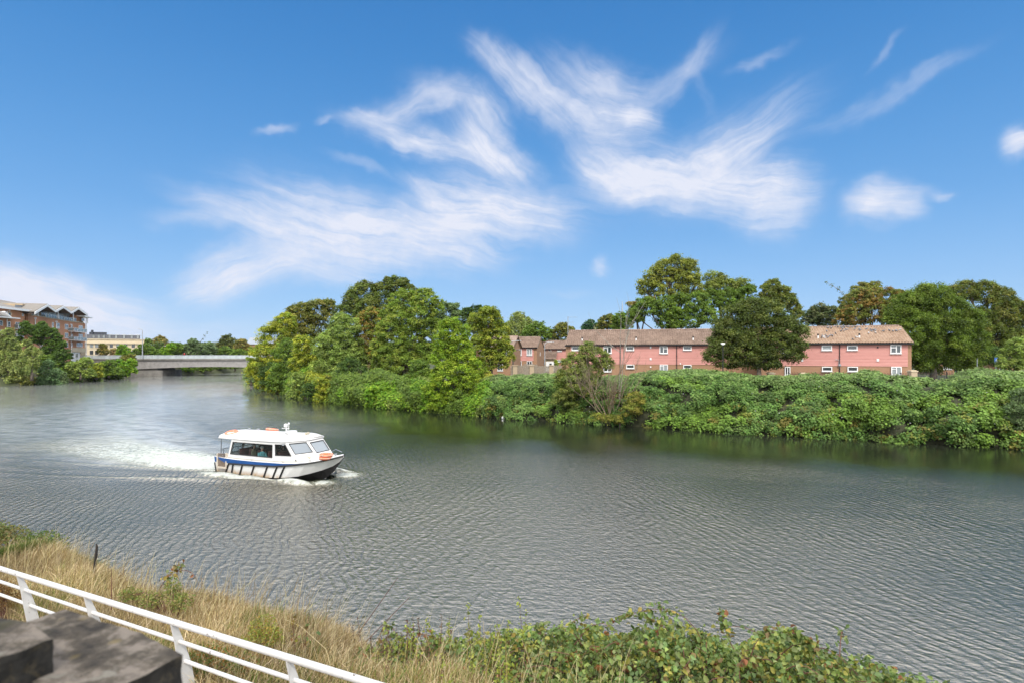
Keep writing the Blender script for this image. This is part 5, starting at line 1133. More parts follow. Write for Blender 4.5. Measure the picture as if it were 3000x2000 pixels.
HB_ = np_mesh('ivy_bank', G2.reshape(-1, 3), grid_faces(len(pxs), len(vs_h)), t.m, smooth=True); tag(HB_, 'dense ivy and creeper covering the far riverbank', 'ivy', kind='stuff')
nc = 10500; Cs = []; Ns = []; Cc = []; Sz = []
for _ in range(nc):
    px = random.uniform(1425, 3240); v = random.random()**.85*1.22
    p = hedge_pt(px, v); e1 = hedge_pt(px+8, v)-p; e2 = hedge_pt(px, v+.02)-p; nrm = e1.cross(e2).normalized(); nrm = nrm if nrm.y < .2 or nrm.z > 0 else -nrm
    if nrm.y > 0 and v < .9: nrm = -nrm
    if mnoise.noise(Vector((p.x*.55, p.y*.3, p.z*1.1+9))) < -.20: continue
    cr = random.uniform(.28, .75); n = int(38*(cr/.5)**2)
    hg = mnoise.noise(Vector((p.x*.22, p.z*.5, 1.7))); lowy = (random.random() < max(0, .22-v*.4)) 
    pal = PAL['ivy'] if not lowy else [(.09, .10, .025), (.08, .10, .025), (.11, .10, .03)]
    if hg > .18 and not lowy: pal = [(.085, .14, .028), (.075, .125, .03)]
    if v > .72 and not lowy: pal = [(.075, .115, .045), (.095, .135, .055), (.06, .10, .034)]
    base_c = np.array(random.choice(pal))*random.uniform(.6, 1.45)*1.95*np.array((1.05, 1.03, .80))
    q = unit(rng.normal(size=(n, 3))+np.array(nrm)*.8+np.array((0, -.1, .5))); pos = np.array(p)+np.array(nrm)*cr*.15+q*cr*(.5+.5*rng.random((n, 1)))*np.array((1.1, .8, .62)); pos[:, 2] -= rng.random(n)**2*cr*.7
    pos[:, 2] = np.maximum(pos[:, 2], .03)
    Cs.append(pos); Ns.append(unit(q*.55+np.array((0, -.35, .75))+rng.normal(size=(n, 3))*.35)); Cc.append(base_c*(1+.15*rng.normal(size=(n, 1))).clip(.6, 1.5)); Sz.append(.19*(.6+.8*rng.random(n)))
V, F = quads(np.vstack(Cs), np.vstack(Ns), np.concatenate(Sz), .8); o = np_mesh('ivy_leaves', V, F, LEAF, HB_, np.vstack(Cc))
# white bindweed flowers
m = MB()
for _ in range(38):
    px = random.uniform(1500, 3000); p = hedge_pt(px, random.uniform(.15, .8))+Vector((0, -.75, .1)); m.lathe([(.01, 0), (.035, .04), (.075, .07)], p, 6)
m.build('bindweed_flowers', WHITEP, HB_)
Cs = []; Ns = []; Cc = []; Sz = []
G = np.array([[hedge_pt(px, v, UT, US, 6) for px in np.linspace(728, 1435, 90)] for v in vs_h]); G[:, :, 1] += .5; G[:, :, 2] -= .35
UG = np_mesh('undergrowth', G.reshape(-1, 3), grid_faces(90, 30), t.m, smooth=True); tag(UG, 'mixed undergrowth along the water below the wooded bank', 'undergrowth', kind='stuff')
for _ in range(3600):
    px = random.uniform(730, 1432); v = random.random()**.85*1.2; p = hedge_pt(px, v, UT, US, 6); nrm = Vector((0, -.6, .8)); sc_ = p.y/62
    cr = random.uniform(.3, .8)*sc_; n = int(34*(cr/(.5*sc_))**2); hg = mnoise.noise(Vector((p.x*.16, p.z*.3, 4.7)))
    pal = PAL['fresh'] if abs(hg) < .12 else (PAL['yellowgreen'] if hg > .22 else (PAL['pale'] if hg > 0 else PAL['mid']))
    q = unit(rng.normal(size=(n, 3))+np.array(nrm)*.8+np.array((0, -.1, .5))); pos = np.array(p)+q*cr*(.5+.6*rng.random((n, 1)))*np.array((1.1, .8, .65)); pos[:, 2] -= rng.random(n)**2*cr*.7; pos[:, 2] = np.maximum(pos[:, 2], .03)
    Cs.append(pos); Ns.append(unit(q*.55+np.array((0, -.35, .75))+rng.normal(size=(n, 3))*.4)); Cc.append(np.array(random.choice(pal))*np.array((1.04, 1.04, .78))*random.uniform(1.3, 2.4)*(1+.15*rng.normal(size=(n, 1))).clip(.6, 1.5)); Sz.append(.22*sc_**.7*(.6+.8*rng.random(n)))
V, F = quads(np.vstack(Cs), np.vstack(Ns), np.concatenate(Sz), .7); np_mesh('undergrowth_leaves', V, F, LEAF, UG, np.vstack(Cc))
# ------------------------------------------------------------------ trees. picture helper offsets: region (x0, y0, scale)
A3 = dict(x0=700, y0=780, sc=.3401)
tree('bank_tree', 'yellow green tree leaning over the water at the left tip of the wooded bank', 116, [(215,800,120),(160,900,95),(330,640,150),(400,500,95),(300,880,150),(235,1000,95)], 'yellowgreen', bx=330, zb=1, **A3)
tree('bank_tree', 'olive bushy tree crowned high behind the left tip of the wooded bank', 124, [(520,450,110),(470,420,70),(700,410,120),(780,350,60),(640,560,150),(560,380,60),(480,600,120)], 'olive', **A3)
tree('bank_tree', 'tallest dark green tree at the top of the wooded bank', 122, [(1090,270,130),(1350,190,95),(1290,150,55),(1420,160,55),(1000,330,100),(1470,230,70),(1250,320,150),(1150,420,150),(940,420,110)], [(.06,.078,.02),(.05,.07,.018),(.075,.085,.024)], r0=.4, **A3)
tree('bank_tree', 'mid green bush tree low at the water, second from the left tip', 106, [(420,740,110),(520,860,120),(380,940,110),(480,1040,75),(330,1020,80)], 'mid', zb=1, **A3)
tree('bank_tree', 'yellowing tree with yellow sprays near the water beneath the olive tree', 101, [(560,820,110),(600,960,110),(500,1000,70),(660,1060,80),(520,920,60),(560,690,90)], 'yellowgreen', zb=1, **A3)
tree('bank_tree', 'pale feathery ash tree in the middle of the wooded bank', 97, [(880,500,85),(930,560,110),(860,650,140),(760,700,120),(960,720,120),(900,850,160),(760,880,120),(860,1010,130),(720,1010,80),(800,1130,50),(840,760,150),(1000,860,110)], 'pale', r0=.22, dens=1.1, zb=1, **A3)
tree('bank_tree', 'russet and orange leaved tree between the pale ash and the big sycamore', 99, [(1150,440,80),(1070,470,60),(1080,580,100),(1190,620,110),(1130,760,130),(1050,700,90),(1180,880,120)], [(.13,.10,.03),(.10,.115,.025),(.08,.11,.022),(.15,.10,.03)], zb=1, **A3)
tree('bank_tree', 'big broad sycamore with layered green foliage, highest at the front of the wooded bank', 95, [(1420,320,110),(1600,310,110),(1690,350,70),(1380,470,150),(1560,460,150),(1350,640,150),(1500,640,140),(1280,800,130),(1430,860,140),(1250,980,130),(1400,1020,110),(1300,560,110),(1600,760,130),(1650,560,120),(1250,720,110)], [(.085,.12,.024),(.10,.135,.026),(.07,.105,.02),(.12,.14,.03)], r0=.4, zb=1, **A3)
tree('bank_tree', 'narrow grey green tree right of the sycamore top', 104, [(1800,420,100),(1850,380,60),(1740,520,80),(1900,480,90),(1690,420,40)], 'grey', dens=.95, **A3)
tree('bank_tree', 'bright green slender tree standing forward over the water', 72.5, [(1830,540,95),(1870,610,120),(1770,670,100),(1900,740,130),(1790,800,130),(1930,850,120),(1790,960,130),(1700,1080,110),(1720,1180,85),(2010,890,95),(1980,1000,120),(2060,1060,90),(1960,1120,110),(1850,1150,100)], [(.115,.160,.018),(.095,.145,.016),(.14,.175,.022),(.08,.125,.016)], r0=.2, zb=.8, yj=.8, **A3)
tree('bank_tree', 'yellow green tree at the right end of the wooded bank, house glimpsed through it', 84, [(2200,620,110),(2120,640,110),(2270,760,100),(2150,460,110),(2060,520,100),(2240,560,90),(2290,680,60),(2060,680,80),(2150,790,90),(2250,830,80),(2080,880,90)], [(.115,.135,.022),(.10,.125,.022),(.14,.145,.025),(.085,.11,.02)], dens=1.0, r0=.22, **A3)
tree('bank_tree', 'dark rounded treetop behind the right end of the wooded bank', 100, [(2040,410,70),(1970,420,55),(2130,400,50),(2200,450,60),(2060,520,90)], 'dark', **A3)
tree('bank_shrub', 'dark ivy shrub at the water between the sycamore and the bright green tree', 79.5, [(1550,1010,120),(1600,1120,100),(1480,1130,90),(1570,900,90),(1680,960,70)], 'mid', 'shrub', zb=.5, **A3)
tree('bank_shrub', 'green shrub at the water under the sycamore', 84, [(1300,1110,100),(1180,1080,100),(1080,1140,80),(1400,1140,80),(1180,1160,60)], 'mid', 'shrub', zb=.5, **A3)
tree('bank_shrub', 'dark shrub at the water just right of the bright green tree', 75.5, [(2060,1130,100),(1930,1180,80),(2120,1190,80),(2180,1060,80)], 'mid', 'shrub', zb=.5, **A3)
tree('bank_shrub', 'dark undergrowth shrub below the pale ash tree', 91, [(620,1080,75),(900,1130,75),(990,1080,90),(1040,960,110),(960,900,100)], 'dark', 'shrub', zb=.5, **A3)
tree('bank_shrub', 'low dark undergrowth behind the left trees of the wooded bank', 112, [(300,960,120),(480,900,130),(700,900,130),(900,830,120),(1100,850,130)], 'dark', 'shrub', zb=.8, **A3)
tree('reed_clump', 'pale reeds at the foot of the left tip of the wooded bank', 134, [(80,950,38,28),(130,975,45,35)], 'grey', 'reeds', zb=.3, leaf=.3, **A3)
TWIG = simple('brown_twigs', (.21, .16, .11), .85, .3, 4)
for i, (px_, w_) in enumerate([(770,28),(830,34),(900,36),(975,38),(1050,40),(1130,42),(1210,42),(1290,42),(1370,45)]):
    Yb_ = float(np.interp(px_, [730,780,850,1000,1200,1400], [167,132,100,86,76,69]))+.9; wl = HY+CAMZ/(Yb_-.2)*FPX
    rr_ = random.Random(i); lb = [(px_+rr_.uniform(-w_, w_)*.8, wl-rr_.uniform(12, 55), rr_.uniform(18, 28)) for _ in range(6)]+[(px_+q_*w_, wl-5, 17) for q_ in (-1, -.6, -.2, .2, .6, 1)]
    tree('waterside_shrub', 'leafy shrub at the water under the wooded bank, %s' % ['first from the left tip', 'second from the left tip', 'third from the left tip', 'below the pale ash', 'below the russet tree', 'below the sycamore', 'right under the sycamore', 'beside the bright green tree', 'where the ivy begins'][i], Yb_, lb, ['yellowgreen','yellowgreen','pale','yellowgreen','mid','fresh','mid','fresh','mid'][i], 'shrub', r0=.08, zb=.6, dep=.8, sc=1)
for i, (px_, Yb_) in enumerate([(5,135.5),(60,137),(115,141),(165,146),(205,151),(265,157),(325,168)]):
    wl = HY+CAMZ/Yb_*FPX; rr_ = random.Random(i+50)
    tree('waterside_shrub', 'low bush trailing in the water, left bank, %s' % ['under the willow at the frame edge', 'under the middle of the willow', 'below the pale willow tongue', 'below the sallow bush', 'right of the sallow bush', 'below the yellow tinged bush', 'nearest the bridge'][i], Yb_, [(px_+rr_.uniform(-28, 28), wl-rr_.uniform(6, 22), rr_.uniform(10, 15)) for _ in range(6)]+[(px_+q_, wl-3, 8) for q_ in (-25, -8, 8, 25)], ['willow','olive','willow','grey','mid','pale','mid'][i], 'shrub', r0=.08, zb=.6, sc=1)
# bare branches
def bare(name, label, base, dirs, ln, r_, depth, mat, seed, cat='tree', up=.3, spread=.45, kids=3, leaves=None):
    o = empty(name, base); tag(o, label, cat); mb = MB(); rn = random.Random(seed)
    for d in dirs: branch(mb, Vector((0, 0, 0)), Vector(d).normalized(), ln*rn.uniform(.85, 1.1), r_, depth, up, spread, kids, rn)
    mb.build('branches', mat, o, True)
    return o, mb
bare('bare_tree', 'bare grey branches fanning out between the sycamore and the bright green tree', at(1200, 1130, 99), [(.1, -.1, 1), (-.35, -.2, 1), (-.6, -.3, .55), (.35, 0, 1), (-.2, -.2, 1.2)], 7.0, .06, 3, GREYBARK, 5, spread=.3, kids=3)
dbo, dmb = bare('dead_shrub', 'bare multi stemmed dead shrub rising from the ivy at the water', at(1785, 1238, 59.5), [(-.75, -.1, 1), (-.45, 0, 1.1), (-.2, -.1, 1.3), (.0, 0, 1.4), (.22, -.1, 1.35), (.5, 0, 1), (.85, -.1, .8), (-1.0, -.2, .65)], 4.3, .06, 3, TWIG, 9, 'shrub', spread=.33, kids=4)
pts_ = np.array(dmb.v); sel = pts_[rng.integers(0, len(pts_), 2600)]; sel = sel[(sel[:, 2] < 3.4)]; sel = sel+rng.normal(size=sel.shape)*.15
V, F = quads(sel, unit(rng.normal(size=sel.shape)+np.array((0, -.3, .6))), .10+.06*rng.random(len(sel)), .7); np_mesh('withered_leaves', V, F, LEAF, dbo, shade_pal([(.17,.08,.04),(.12,.07,.03),(.13,.11,.03),(.14,.13,.03)], len(sel)))
bare('bare_tree', 'tall thin twiggy sapling standing in front of the pink boards', at(1815, 1200, 60.5), [(.05, 0, 1.5), (-.12, 0, 1.4)], 6.5, .07, 2, GREYBARK, 12, spread=.3, kids=3)
bare('dead_branches', 'tangle of bare twigs drooping to the water below the pale ash tree', at(1050, 1180, 88), [(-.5, -.2, .8), (.3, -.2, 1), (-.1, -.3, 1), (.6, -.2, .5)], 4, .045, 3, TWIG, 21, 'branches', up=.0, kids=3)
# shrub by the dead one
A4 = dict(x0=1440, y0=900, sc=.2806)
tree('olive_shrub', 'olive green shrub growing up out of the ivy in front of the long pink block', 62.5, [(860,620,130),(1010,520,110),(1000,420,50),(1120,540,110),(1200,600,80),(780,790,120),(880,830,170),(1000,720,150),(760,960,120),(850,1080,110)], [(.085,.105,.03),(.07,.095,.028),(.10,.11,.035)], 'shrub', r0=.1, leaf=.17, zb=1.5, **A4)
tree('yellow_shrub', 'yellowish low foliage at the water either side of the dead shrub', 57.8, [(1100,1160,80,45),(1300,1170,90,45),(1450,1080,110,80),(1500,960,90,70)], [(.10,.105,.025),(.085,.10,.022),(.12,.11,.03)], 'shrub', r0=.06, leaf=.17, zb=.3, dens=.7, **A4)
tree('conifer_bush', 'small bright yellow green conifer beside the tiled porch', 118, [(675,590,12,18),(675,568,8,14),(675,610,14,14)], 'lime', 'bush', r0=.08, leaf=.2, **A4)
tree('willow_tree', 'tall grey green weeping willow behind the small pink house', 142, [(275,130,80),(200,200,60),(330,170,80),(260,250,100),(370,240,90),(440,180,45),(200,280,60)], 'willow', dens=.9, droop=1.6, **A4)
tree('back_tree', 'dark round tree right of the weeping willow', 135, [(480,250,90),(560,280,70),(420,290,90),(500,320,80)], 'mid', **A4)
tree('back_tree', 'rounded tree behind the roof of the porch house, left of the aerial mast', 137, [(740,230,65),(690,290,75),(790,280,70),(820,250,50),(640,310,60)], 'olive', **A4)
tree('pine_tree', 'small blue green pine behind the left end of the long block', 125, [(1030,190,55),(1000,230,55),(1070,220,50)], 'conifer', **A4)
tree('back_tree', 'rounded olive tree behind the long block, right of the pine', 118, [(1190,170,75),(1150,220,70),(1260,180,80),(1240,120,40)], 'olive', **A4)
tree('back_tree', 'dark tree between the rounded olive tree and the tall lime', 114, [(1340,130,70),(1400,180,80),(1330,210,80)], 'mid', **A4)
B5 = dict(x0=1800, y0=740, sc=.2551)
tree('lime_tree', 'tallest lime tree behind the long block with sky showing through its crown', 100, [(680,160,120),(570,190,90),(800,190,100),(880,180,60),(500,260,90),(620,300,110),(760,290,110),(880,300,90),(400,330,90),(360,430,80),(480,440,100),(900,420,110),(700,470,110)], [(.10,.115,.025),(.085,.10,.022),(.125,.13,.03)], dens=.95, r0=.4, clump=.8, leaf=.30, **B5)
tree('lime_tree', 'dark green lower trees directly behind the long block roof', 97, [(560,650,140),(380,650,130),(760,640,160),(950,600,140),(250,740,110),(600,800,140),(850,800,140),(1080,760,120)], 'mid', r0=.3, **B5)
tree('lime_tree', 'drooping olive branch tree leaning left over the roof behind the long block', 99, [(200,600,60,30),(290,640,80,40),(250,760,80,50),(400,560,80,50)], 'bronze', dens=.8, **B5)
tree('back_tree', 'pale topped tree right of the tall lime', 106, [(1120,320,80),(1220,330,70),(1330,380,75),(1450,400,90),(1180,450,90),(1380,480,90),(1080,430,90)], [(.10,.12,.03),(.085,.105,.026),(.12,.135,.04)], dens=1.0, clump=.8, **B5)
tree('back_tree', 'leafy dark tree filling the gap above the big maple', 104, [(1100,560,130),(1300,560,140),(1500,520,120),(1560,430,60),(1340,610,80)], 'mid', dens=1.1, **B5)
tree('back_tree', 'rounded olive tree sloping down right of the pale topped tree', 103, [(1820,400,90),(1760,460,90),(1930,480,90),(2000,560,90),(2060,640,80),(1850,580,120),(1720,600,110),(2080,720,70)], [(.075,.09,.022),(.09,.095,.025),(.06,.08,.02)], dens=1.1, **B5)
C6 = dict(x0=2000, y0=800, sc=.4252)
tree('maple_tree', 'big dark bronze green maple standing in front of the pink blocks', 62.8, [(480,290,110),(380,310,90),(590,300,90),(300,400,90),(480,420,150),(660,400,90),(740,360,50),(780,500,55),(250,500,80),(640,520,120),(400,540,140),(220,570,60),(760,570,60),(560,610,95),(320,600,80),(820,420,40)], [(.050,.066,.018),(.040,.056,.015),(.065,.075,.022),(.035,.05,.014)], dens=1.5, r0=.28, leaf=.19, dep=.75, zb=3.4, yj=.4, clump=.62, **C6)
tree('back_tree', 'dark pale flecked tree left of the russet tree', 105, [(940,290,70),(880,320,60),(1010,290,60),(960,350,90)], [(.045,.06,.03),(.09,.095,.06),(.035,.05,.02)], **C6)
tree('russet_tree', 'russet topped tree behind the right pink block', 95, [(1320,180,80),(1230,200,80),(1420,190,80),(1190,300,90),(1320,290,110),(1440,290,90),(1480,170,50),(1110,330,70)], [(.12,.08,.03),(.10,.085,.028),(.14,.085,.03),(.075,.09,.025),(.09,.10,.025)], r0=.3, **C6)
tree('russet_tree', 'green tree top behind the russet tree', 100, [(1230,130,60),(1150,210,60),(1310,110,50),(1130,280,60)], 'olive', **C6)
tree('hornbeam_tree', 'huge rounded bright green tree right of the pink blocks', 78, [(1640,190,90),(1740,180,90),(1550,260,110),(1480,310,80),(1690,300,140),(1850,280,100),(1950,360,100),(1600,430,150),(1480,430,90),(1800,440,160),(2000,470,90),(1700,540,140),(1560,560,100),(1880,560,110),(2030,580,60),(1620,620,80),(1760,630,90),(1950,620,80),(1480,540,90)], [(.060,.088,.014),(.050,.076,.013),(.075,.10,.018),(.042,.066,.012)], r0=.42, bx=1720, leaf=.20, flat=.8, dens=1.3, clump=.7, **C6)
tree('hornbeam_tree', 'large dark olive tree at the far right behind the bright green one', 92, [(2080,160,90),(1950,140,80),(1870,150,60),(2200,200,90),(2290,280,90),(2330,380,90),(2150,300,120),(2250,420,110),(2150,460,110),(2330,500,70),(2080,360,110)], [(.058,.075,.018),(.05,.066,.015),(.085,.085,.025)], r0=.4, flat=.9, **C6)
tree('olive_shrub', 'light green bush at the right edge above the ivy', 66, [(2300,530,75),(2250,580,60),(2350,590,75),(2210,630,40),(2300,640,60),(2400,500,70)], 'pale', 'shrub', leaf=.18, zb=3.5, dens=.9, **C6)
tree('bank_shrub', 'greyish shrub hanging to the water at the right edge', 45.3, [(2330,950,80),(2290,1040,70),(2370,1080,80),(2400,960,90),(2340,860,60)], 'grey', 'shrub', leaf=.14, zb=.3, **C6)
tree('back_tree', 'dark trees low behind the right pink block', 88, [(1650,600,90),(1500,560,70),(1900,600,80),(2150,590,80),(2280,560,70)], 'dark', zb=3.5, **C6)
# left bank
D1 = dict(x0=0, y0=870, sc=.1403)
tree('willow_tree', 'silvery green willow at the left edge by the water', 137, [(100,800,110),(180,740,90),(60,950,130),(220,900,110),(120,1100,150),(300,1050,120),(100,1300,170),(330,1250,160),(200,1500,200),(450,1450,160),(60,1650,150),(300,1750,150),(520,1650,120),(-60,1100,200),(-80,1500,240)], 'willow', droop=.9, leaf=.36, r0=.4, zb=1.5, **D1)
tree('willow_tree', 'pale willow tongue in front of the dark tree on the left bank', 134, [(560,980,90),(640,1100,100),(760,1150,80),(560,1250,120),(700,1350,100),(600,1500,100),(820,1180,50)], 'willow', droop=.9, leaf=.36, zb=1.5, **D1)
for i_, (x_, y_, r_) in enumerate([(-150, 118, 8), (-175, 108, 9), (-203, 99, 9)]):
    tree('willow_tree', 'willow beyond the left edge of the picture, number %s upstream' % ['one', 'two', 'three'][i_], y_+6, [(1500+(x_+dx_*r_)/(y_+6)*FPX, HY+(CAMZ-4-dz__*r_)/(y_+6)*FPX, r_*.5/(y_+6)*FPX) for dx_, dz__ in ((0, 1.1), (-.6, .7), (.6, .8), (-.8, .2), (.8, .2), (0, .3), (0, .7))], 'willow', droop=.9, leaf=.5, dens=.7, zb=2.5)
tree('dark_tree', 'large dark green tree in front of the brick flats', 152, [(530,620,100),(650,720,120),(480,760,90),(880,620,100),(900,760,140),(780,900,150),(1080,780,120),(1200,860,90),(1280,1000,100),(1080,1050,160),(1300,1180,130),(1420,1250,90),(1180,1300,170),(1480,1450,110),(1300,1550,170),(950,1200,160),(1000,1500,180),(400,900,70),(1520,1600,90),(1250,1750,150)], [(.035,.062,.014),(.045,.078,.016),(.03,.052,.013)], dens=1.5, r0=.4, zb=2, dep=.6, **D1)
tree('bank_shrub', 'dark bush between the silvery willow and the sallow, hiding the base of the flats', 147, [(300,1600,150),(480,1500,150),(650,1650,150),(800,1500,160),(950,1350,140),(700,1350,140),(1100,1500,140),(900,1700,140)], 'mid', 'shrub', leaf=.36, zb=1, **D1)
tree('grey_willow', 'blue green sallow bush at the water left of the flats', 139, [(1020,1400,90),(950,1550,120),(1080,1650,130),(1180,1560,80),(1020,1800,150),(1200,1850,90),(850,1750,90)], [(.06,.10,.055),(.075,.115,.065),(.05,.085,.045)], 'shrub', leaf=.34, zb=.8, **D1)
D2 = dict(x0=0, y0=0, sc=1)
tree('bank_shrub', 'olive willow bush at the water below the flats', 150, [(232,1080,22),(250,1065,18),(225,1098,16),(262,1095,17),(210,1075,14)], 'pale', 'shrub', leaf=.4, zb=.8, **D2)
tree('bank_shrub', 'yellow tinged bush at the water right of the olive willow bush', 155, [(278,1080,15),(288,1098,12),(290,1075,12),(268,1100,12)], 'yellowgreen', 'shrub', leaf=.4, zb=.8, **D2)
tree('bank_shrub', 'dark green bushes at the water under the cream building', 165, [(305,1078,18),(322,1070,16),(335,1090,16),(312,1096,12)], 'mid', 'shrub', leaf=.42, zb=.8, **D2)
tree('bank_shrub', 'bright green bushes at the water left of the bridge pier', 172, [(352,1088,16),(372,1078,18),(368,1095,12),(350,1066,14),(385,1066,15),(392,1086,9)], 'fresh', 'shrub', leaf=.42, zb=.8, **D2)
tree('bank_shrub', 'olive bush against the left end of the bridge girder', 182, [(384,1050,13),(388,1068,12),(376,1060,12),(365,1052,12)], 'olive', 'shrub', leaf=.42, zb=.8, **D2)
tree('street_tree', 'small bronze leaved tree in front of the cream building', 205, [(302,1022,12),(310,1032,10),(294,1030,9),(302,1043,10),(300,1014,7)], 'bronze', leaf=.45, zb=3, r0=.15, **D2)
tree('street_tree', 'small pinkish brown tree in front of the cream building', 205, [(332,1030,9),(340,1040,10),(328,1045,8)], [(.16,.11,.06),(.13,.11,.05)], leaf=.42, zb=3, r0=.12, **D2)
tree('street_tree', 'bright green tree by the left end of the bridge parapet', 196, [(358,1022,12),(352,1036,12),(370,1030,11),(360,1046,14),(378,1040,10),(380,1052,10)], 'fresh', leaf=.42, zb=3, r0=.2, **D2)
tree('street_tree', 'dark tree behind the bridge lamp', 225, [(425,1020,15),(440,1030,15),(412,1034,14),(400,1030,10),(455,1036,12)], 'mid', leaf=.5, zb=3, **D2)
for lab, Yd_, lb, pal in [
 ('rounded olive tree beyond the chimney houses', 350, [(470,1000,15),(480,1008,14),(460,1010,12)], 'bronze'), ('low green tree left of the rounded olive tree beyond the bridge', 350, [(435,1005,13),(425,1010,12)], 'mid'),
 ('green tree behind the bridge, right of the dark lamp side tree', 235, [(482,1032,14),(500,1022,14),(492,1038,14),(470,1040,10)], 'fresh'), ('bushy green tree behind the bridge parapet, left of the person in red', 240, [(520,1018,14),(535,1025,14),(515,1034,13),(505,1012,9)], 'mid'),
 ('pale willow behind the person on the bridge', 238, [(565,1006,13),(575,1018,16),(560,1028,16),(590,1024,14),(552,1018,11)], 'grey'), ('grey green willow right of the person on the bridge', 244, [(605,1020,15),(598,1034,13),(622,1030,14),(615,1012,10)], 'grey'),
 ('large round dark tree beyond the bridge', 300, [(665,998,16),(655,1010,16),(680,1008,17),(690,1020,15),(645,1018,13)], 'maple'), ('olive round tree right of the large dark one beyond the bridge', 295, [(708,1010,16),(718,1020,16),(700,1020,14),(728,1030,12)], 'bronze'),
 ('mid green trees low behind the bridge, centre right', 246, [(640,1034,13),(660,1030,14),(678,1034,13)], 'mid'), ('green tree behind the bridge where it meets the wooded bank', 242, [(700,1034,12),(720,1038,12),(738,1040,11),(688,1038,10)], 'mid')]:
    tree('background_tree', lab, Yd_, lb, pal, group='trees beyond the bridge', zb=3, leaf=max(.5, Yd_*.0024), **D2)
for lab, Yd_, lb, pal in [('brownish bush by the bridge pier on the far waterside', 207, [(480,1080,12),(492,1086,10),(472,1086,9)], 'bronze'), ('green bushes seen under the bridge, left half', 208, [(512,1083,12),(530,1078,14),(547,1084,12),(562,1080,13),(538,1070,10)], 'fresh'),
 ('dark green bushes seen under the bridge, centre', 213, [(580,1076,13),(600,1074,13),(618,1077,13),(590,1082,9),(608,1082,8)], 'mid'), ('dark bushes seen under the bridge near the wooded bank', 220, [(636,1074,12),(655,1073,12),(675,1072,12),(697,1071,12),(720,1071,12),(745,1071,12)], 'mid')]:
    tree('bank_shrub', lab, Yd_, lb, pal, 'shrub', group='bushes under the bridge', zb=1, leaf=.5, **D2)
sg_, _m = bare('tall_sprig', 'long leafy shoot sticking up above the willow behind the bridge', at(578, 1010, 238), [(.95, 0, 1)], 7.5, .06, 0, GREYBARK, 4, 'branch')
sp2 = np.array(_m.v); sp2 = sp2[rng.integers(0, len(sp2), 60)]+rng.normal(size=(60, 3))*.25; V, F = quads(sp2, unit(rng.normal(size=sp2.shape)), .5, .5); np_mesh('leaves', V, F, LEAF, sg_, shade_pal(PAL['grey'], 60))
sg_, _m = bare('tall_sprig', 'long leafy shoot reaching left from the russet tree top', at(2482, 872, 96), [(-1.2, 0, .75)], 4.5, .06, 0, GREYBARK, 5, 'branch')
sp2 = np.array(_m.v); sp2 = sp2[rng.integers(0, len(sp2), 90)]+rng.normal(size=(90, 3))*.16; V, F = quads(sp2, unit(rng.normal(size=sp2.shape)), .28, .5); np_mesh('leaves', V, F, LEAF, sg_, shade_pal(PAL['pale'], 90))
# far wooded hill
hx = np.linspace(-2200, 2600, 160); hy = np.array([1900, 2050, 2300, 2600]); X, Y = np.meshgrid(hx, hy)
hh = 6+42*np.exp(-((X+1080)/230)**2)+14*fbm(X, Y*0, .002, 4, 3); Z = np.stack([0*hx, hh[0]*.7, hh[0], hh[0]*.9]); Z = Z+8*fbm(X, Y, .03, 8, 2)*np.array([[0], [1], [1], [1]])
o = np_mesh('hills', np.stack([X, Y, Z], -1).reshape(-1, 3), grid_faces(160, 4), simple('far_woods', (.05, .075, .03), .95, .3, .01), smooth=True); tag(o, kind='structure')
# trees and masses further off, all round the horizon behind the houses
t_ = [(-60, 330, 40, 9), (60, 300, 60, 10), (160, 260, 60, 11), (260, 220, 60, 12), (-230, 320, 60, 9), (-330, 300, 70, 9)]
Cs = []; Cc = []
for cx_, cy_, ww, hh_ in t_:
    n = 9000; p = np.stack([cx_+rng.uniform(-ww, ww, n), cy_+rng.normal(size=n)*3, 3+rng.random(n)**.6*hh_], 1); p[:, 2] = 3+(p[:, 2]-3)*(.65+.7*np.array(fbm(p[:, 0], p[:, 1]*0, .12, 2, 3))); Cs.append(p); Cc.append(shade_pal(PAL['mid'], n)*(.7+.6*fbm(p[:, 0], p[:, 2], .5, 3, 2))[:, None])
C = np.vstack(Cs); V, F = quads(C, unit(rng.normal(size=C.shape)+np.array((0, -.4, .6))), 1.3, .7); o = np_mesh('distant_wood', V, F, LEAF, None, np.vstack(Cc)); tag(o, 'distant wood behind the houses', 'wood', kind='stuff')
# ------------------------------------------------------------------ near bank plants
def blades(n, sfn, hfn, colors, wid=.006, lean=.35, seed=1, wind=(.35, -.1)):
    g = np.random.default_rng(seed); s_, t_s = sfn(g, n); zz = near_z(s_, t_s); x, y = st_xy(s_, t_s); h = hfn(g, s_, t_s)
    a = g.uniform(0, 2*math.pi, n); ln = np.abs(g.normal(size=n))*lean*h; dx, dy = np.cos(a)*ln+wind[0]*h*g.random(n), np.sin(a)*ln+wind[1]*h*g.random(n)
    wv = np.stack([np.ones(n)*.8, -g.normal(size=n)*.4, np.zeros(n)], 1)*wid*(.6+.8*g.random(n))[:, None]
    B = np.stack([x, y, zz], 1); V = []
    for k_, (f, wf_) in enumerate(((0, 1), (.45, .85), (.8, .5), (1.0, .08))):
        c = B+np.stack([dx*f**2, dy*f**2, h*(f-.25*f**3*(ln/np.maximum(h, .01)))], 1); V += [c-wv*wf_, c+wv*wf_]
    V = np.stack(V, 1).reshape(-1, 3); b = np.arange(n)*8; F = np.stack([np.stack([b+2*i, b+2*i+1, b+2*i+3, b+2*i+2], 1) for i in range(3)], 1).reshape(-1, 4)
    c = shade_pal(colors, n)*(1+.2*g.normal(size=(n, 1))).clip(.5, 1.6); patch_ = fbm(s_, t_s, .8, seed+5, 3)[:, None]; c = c*(.45+1.1*patch_)
    return V, F, np.repeat(c, 3, 0)
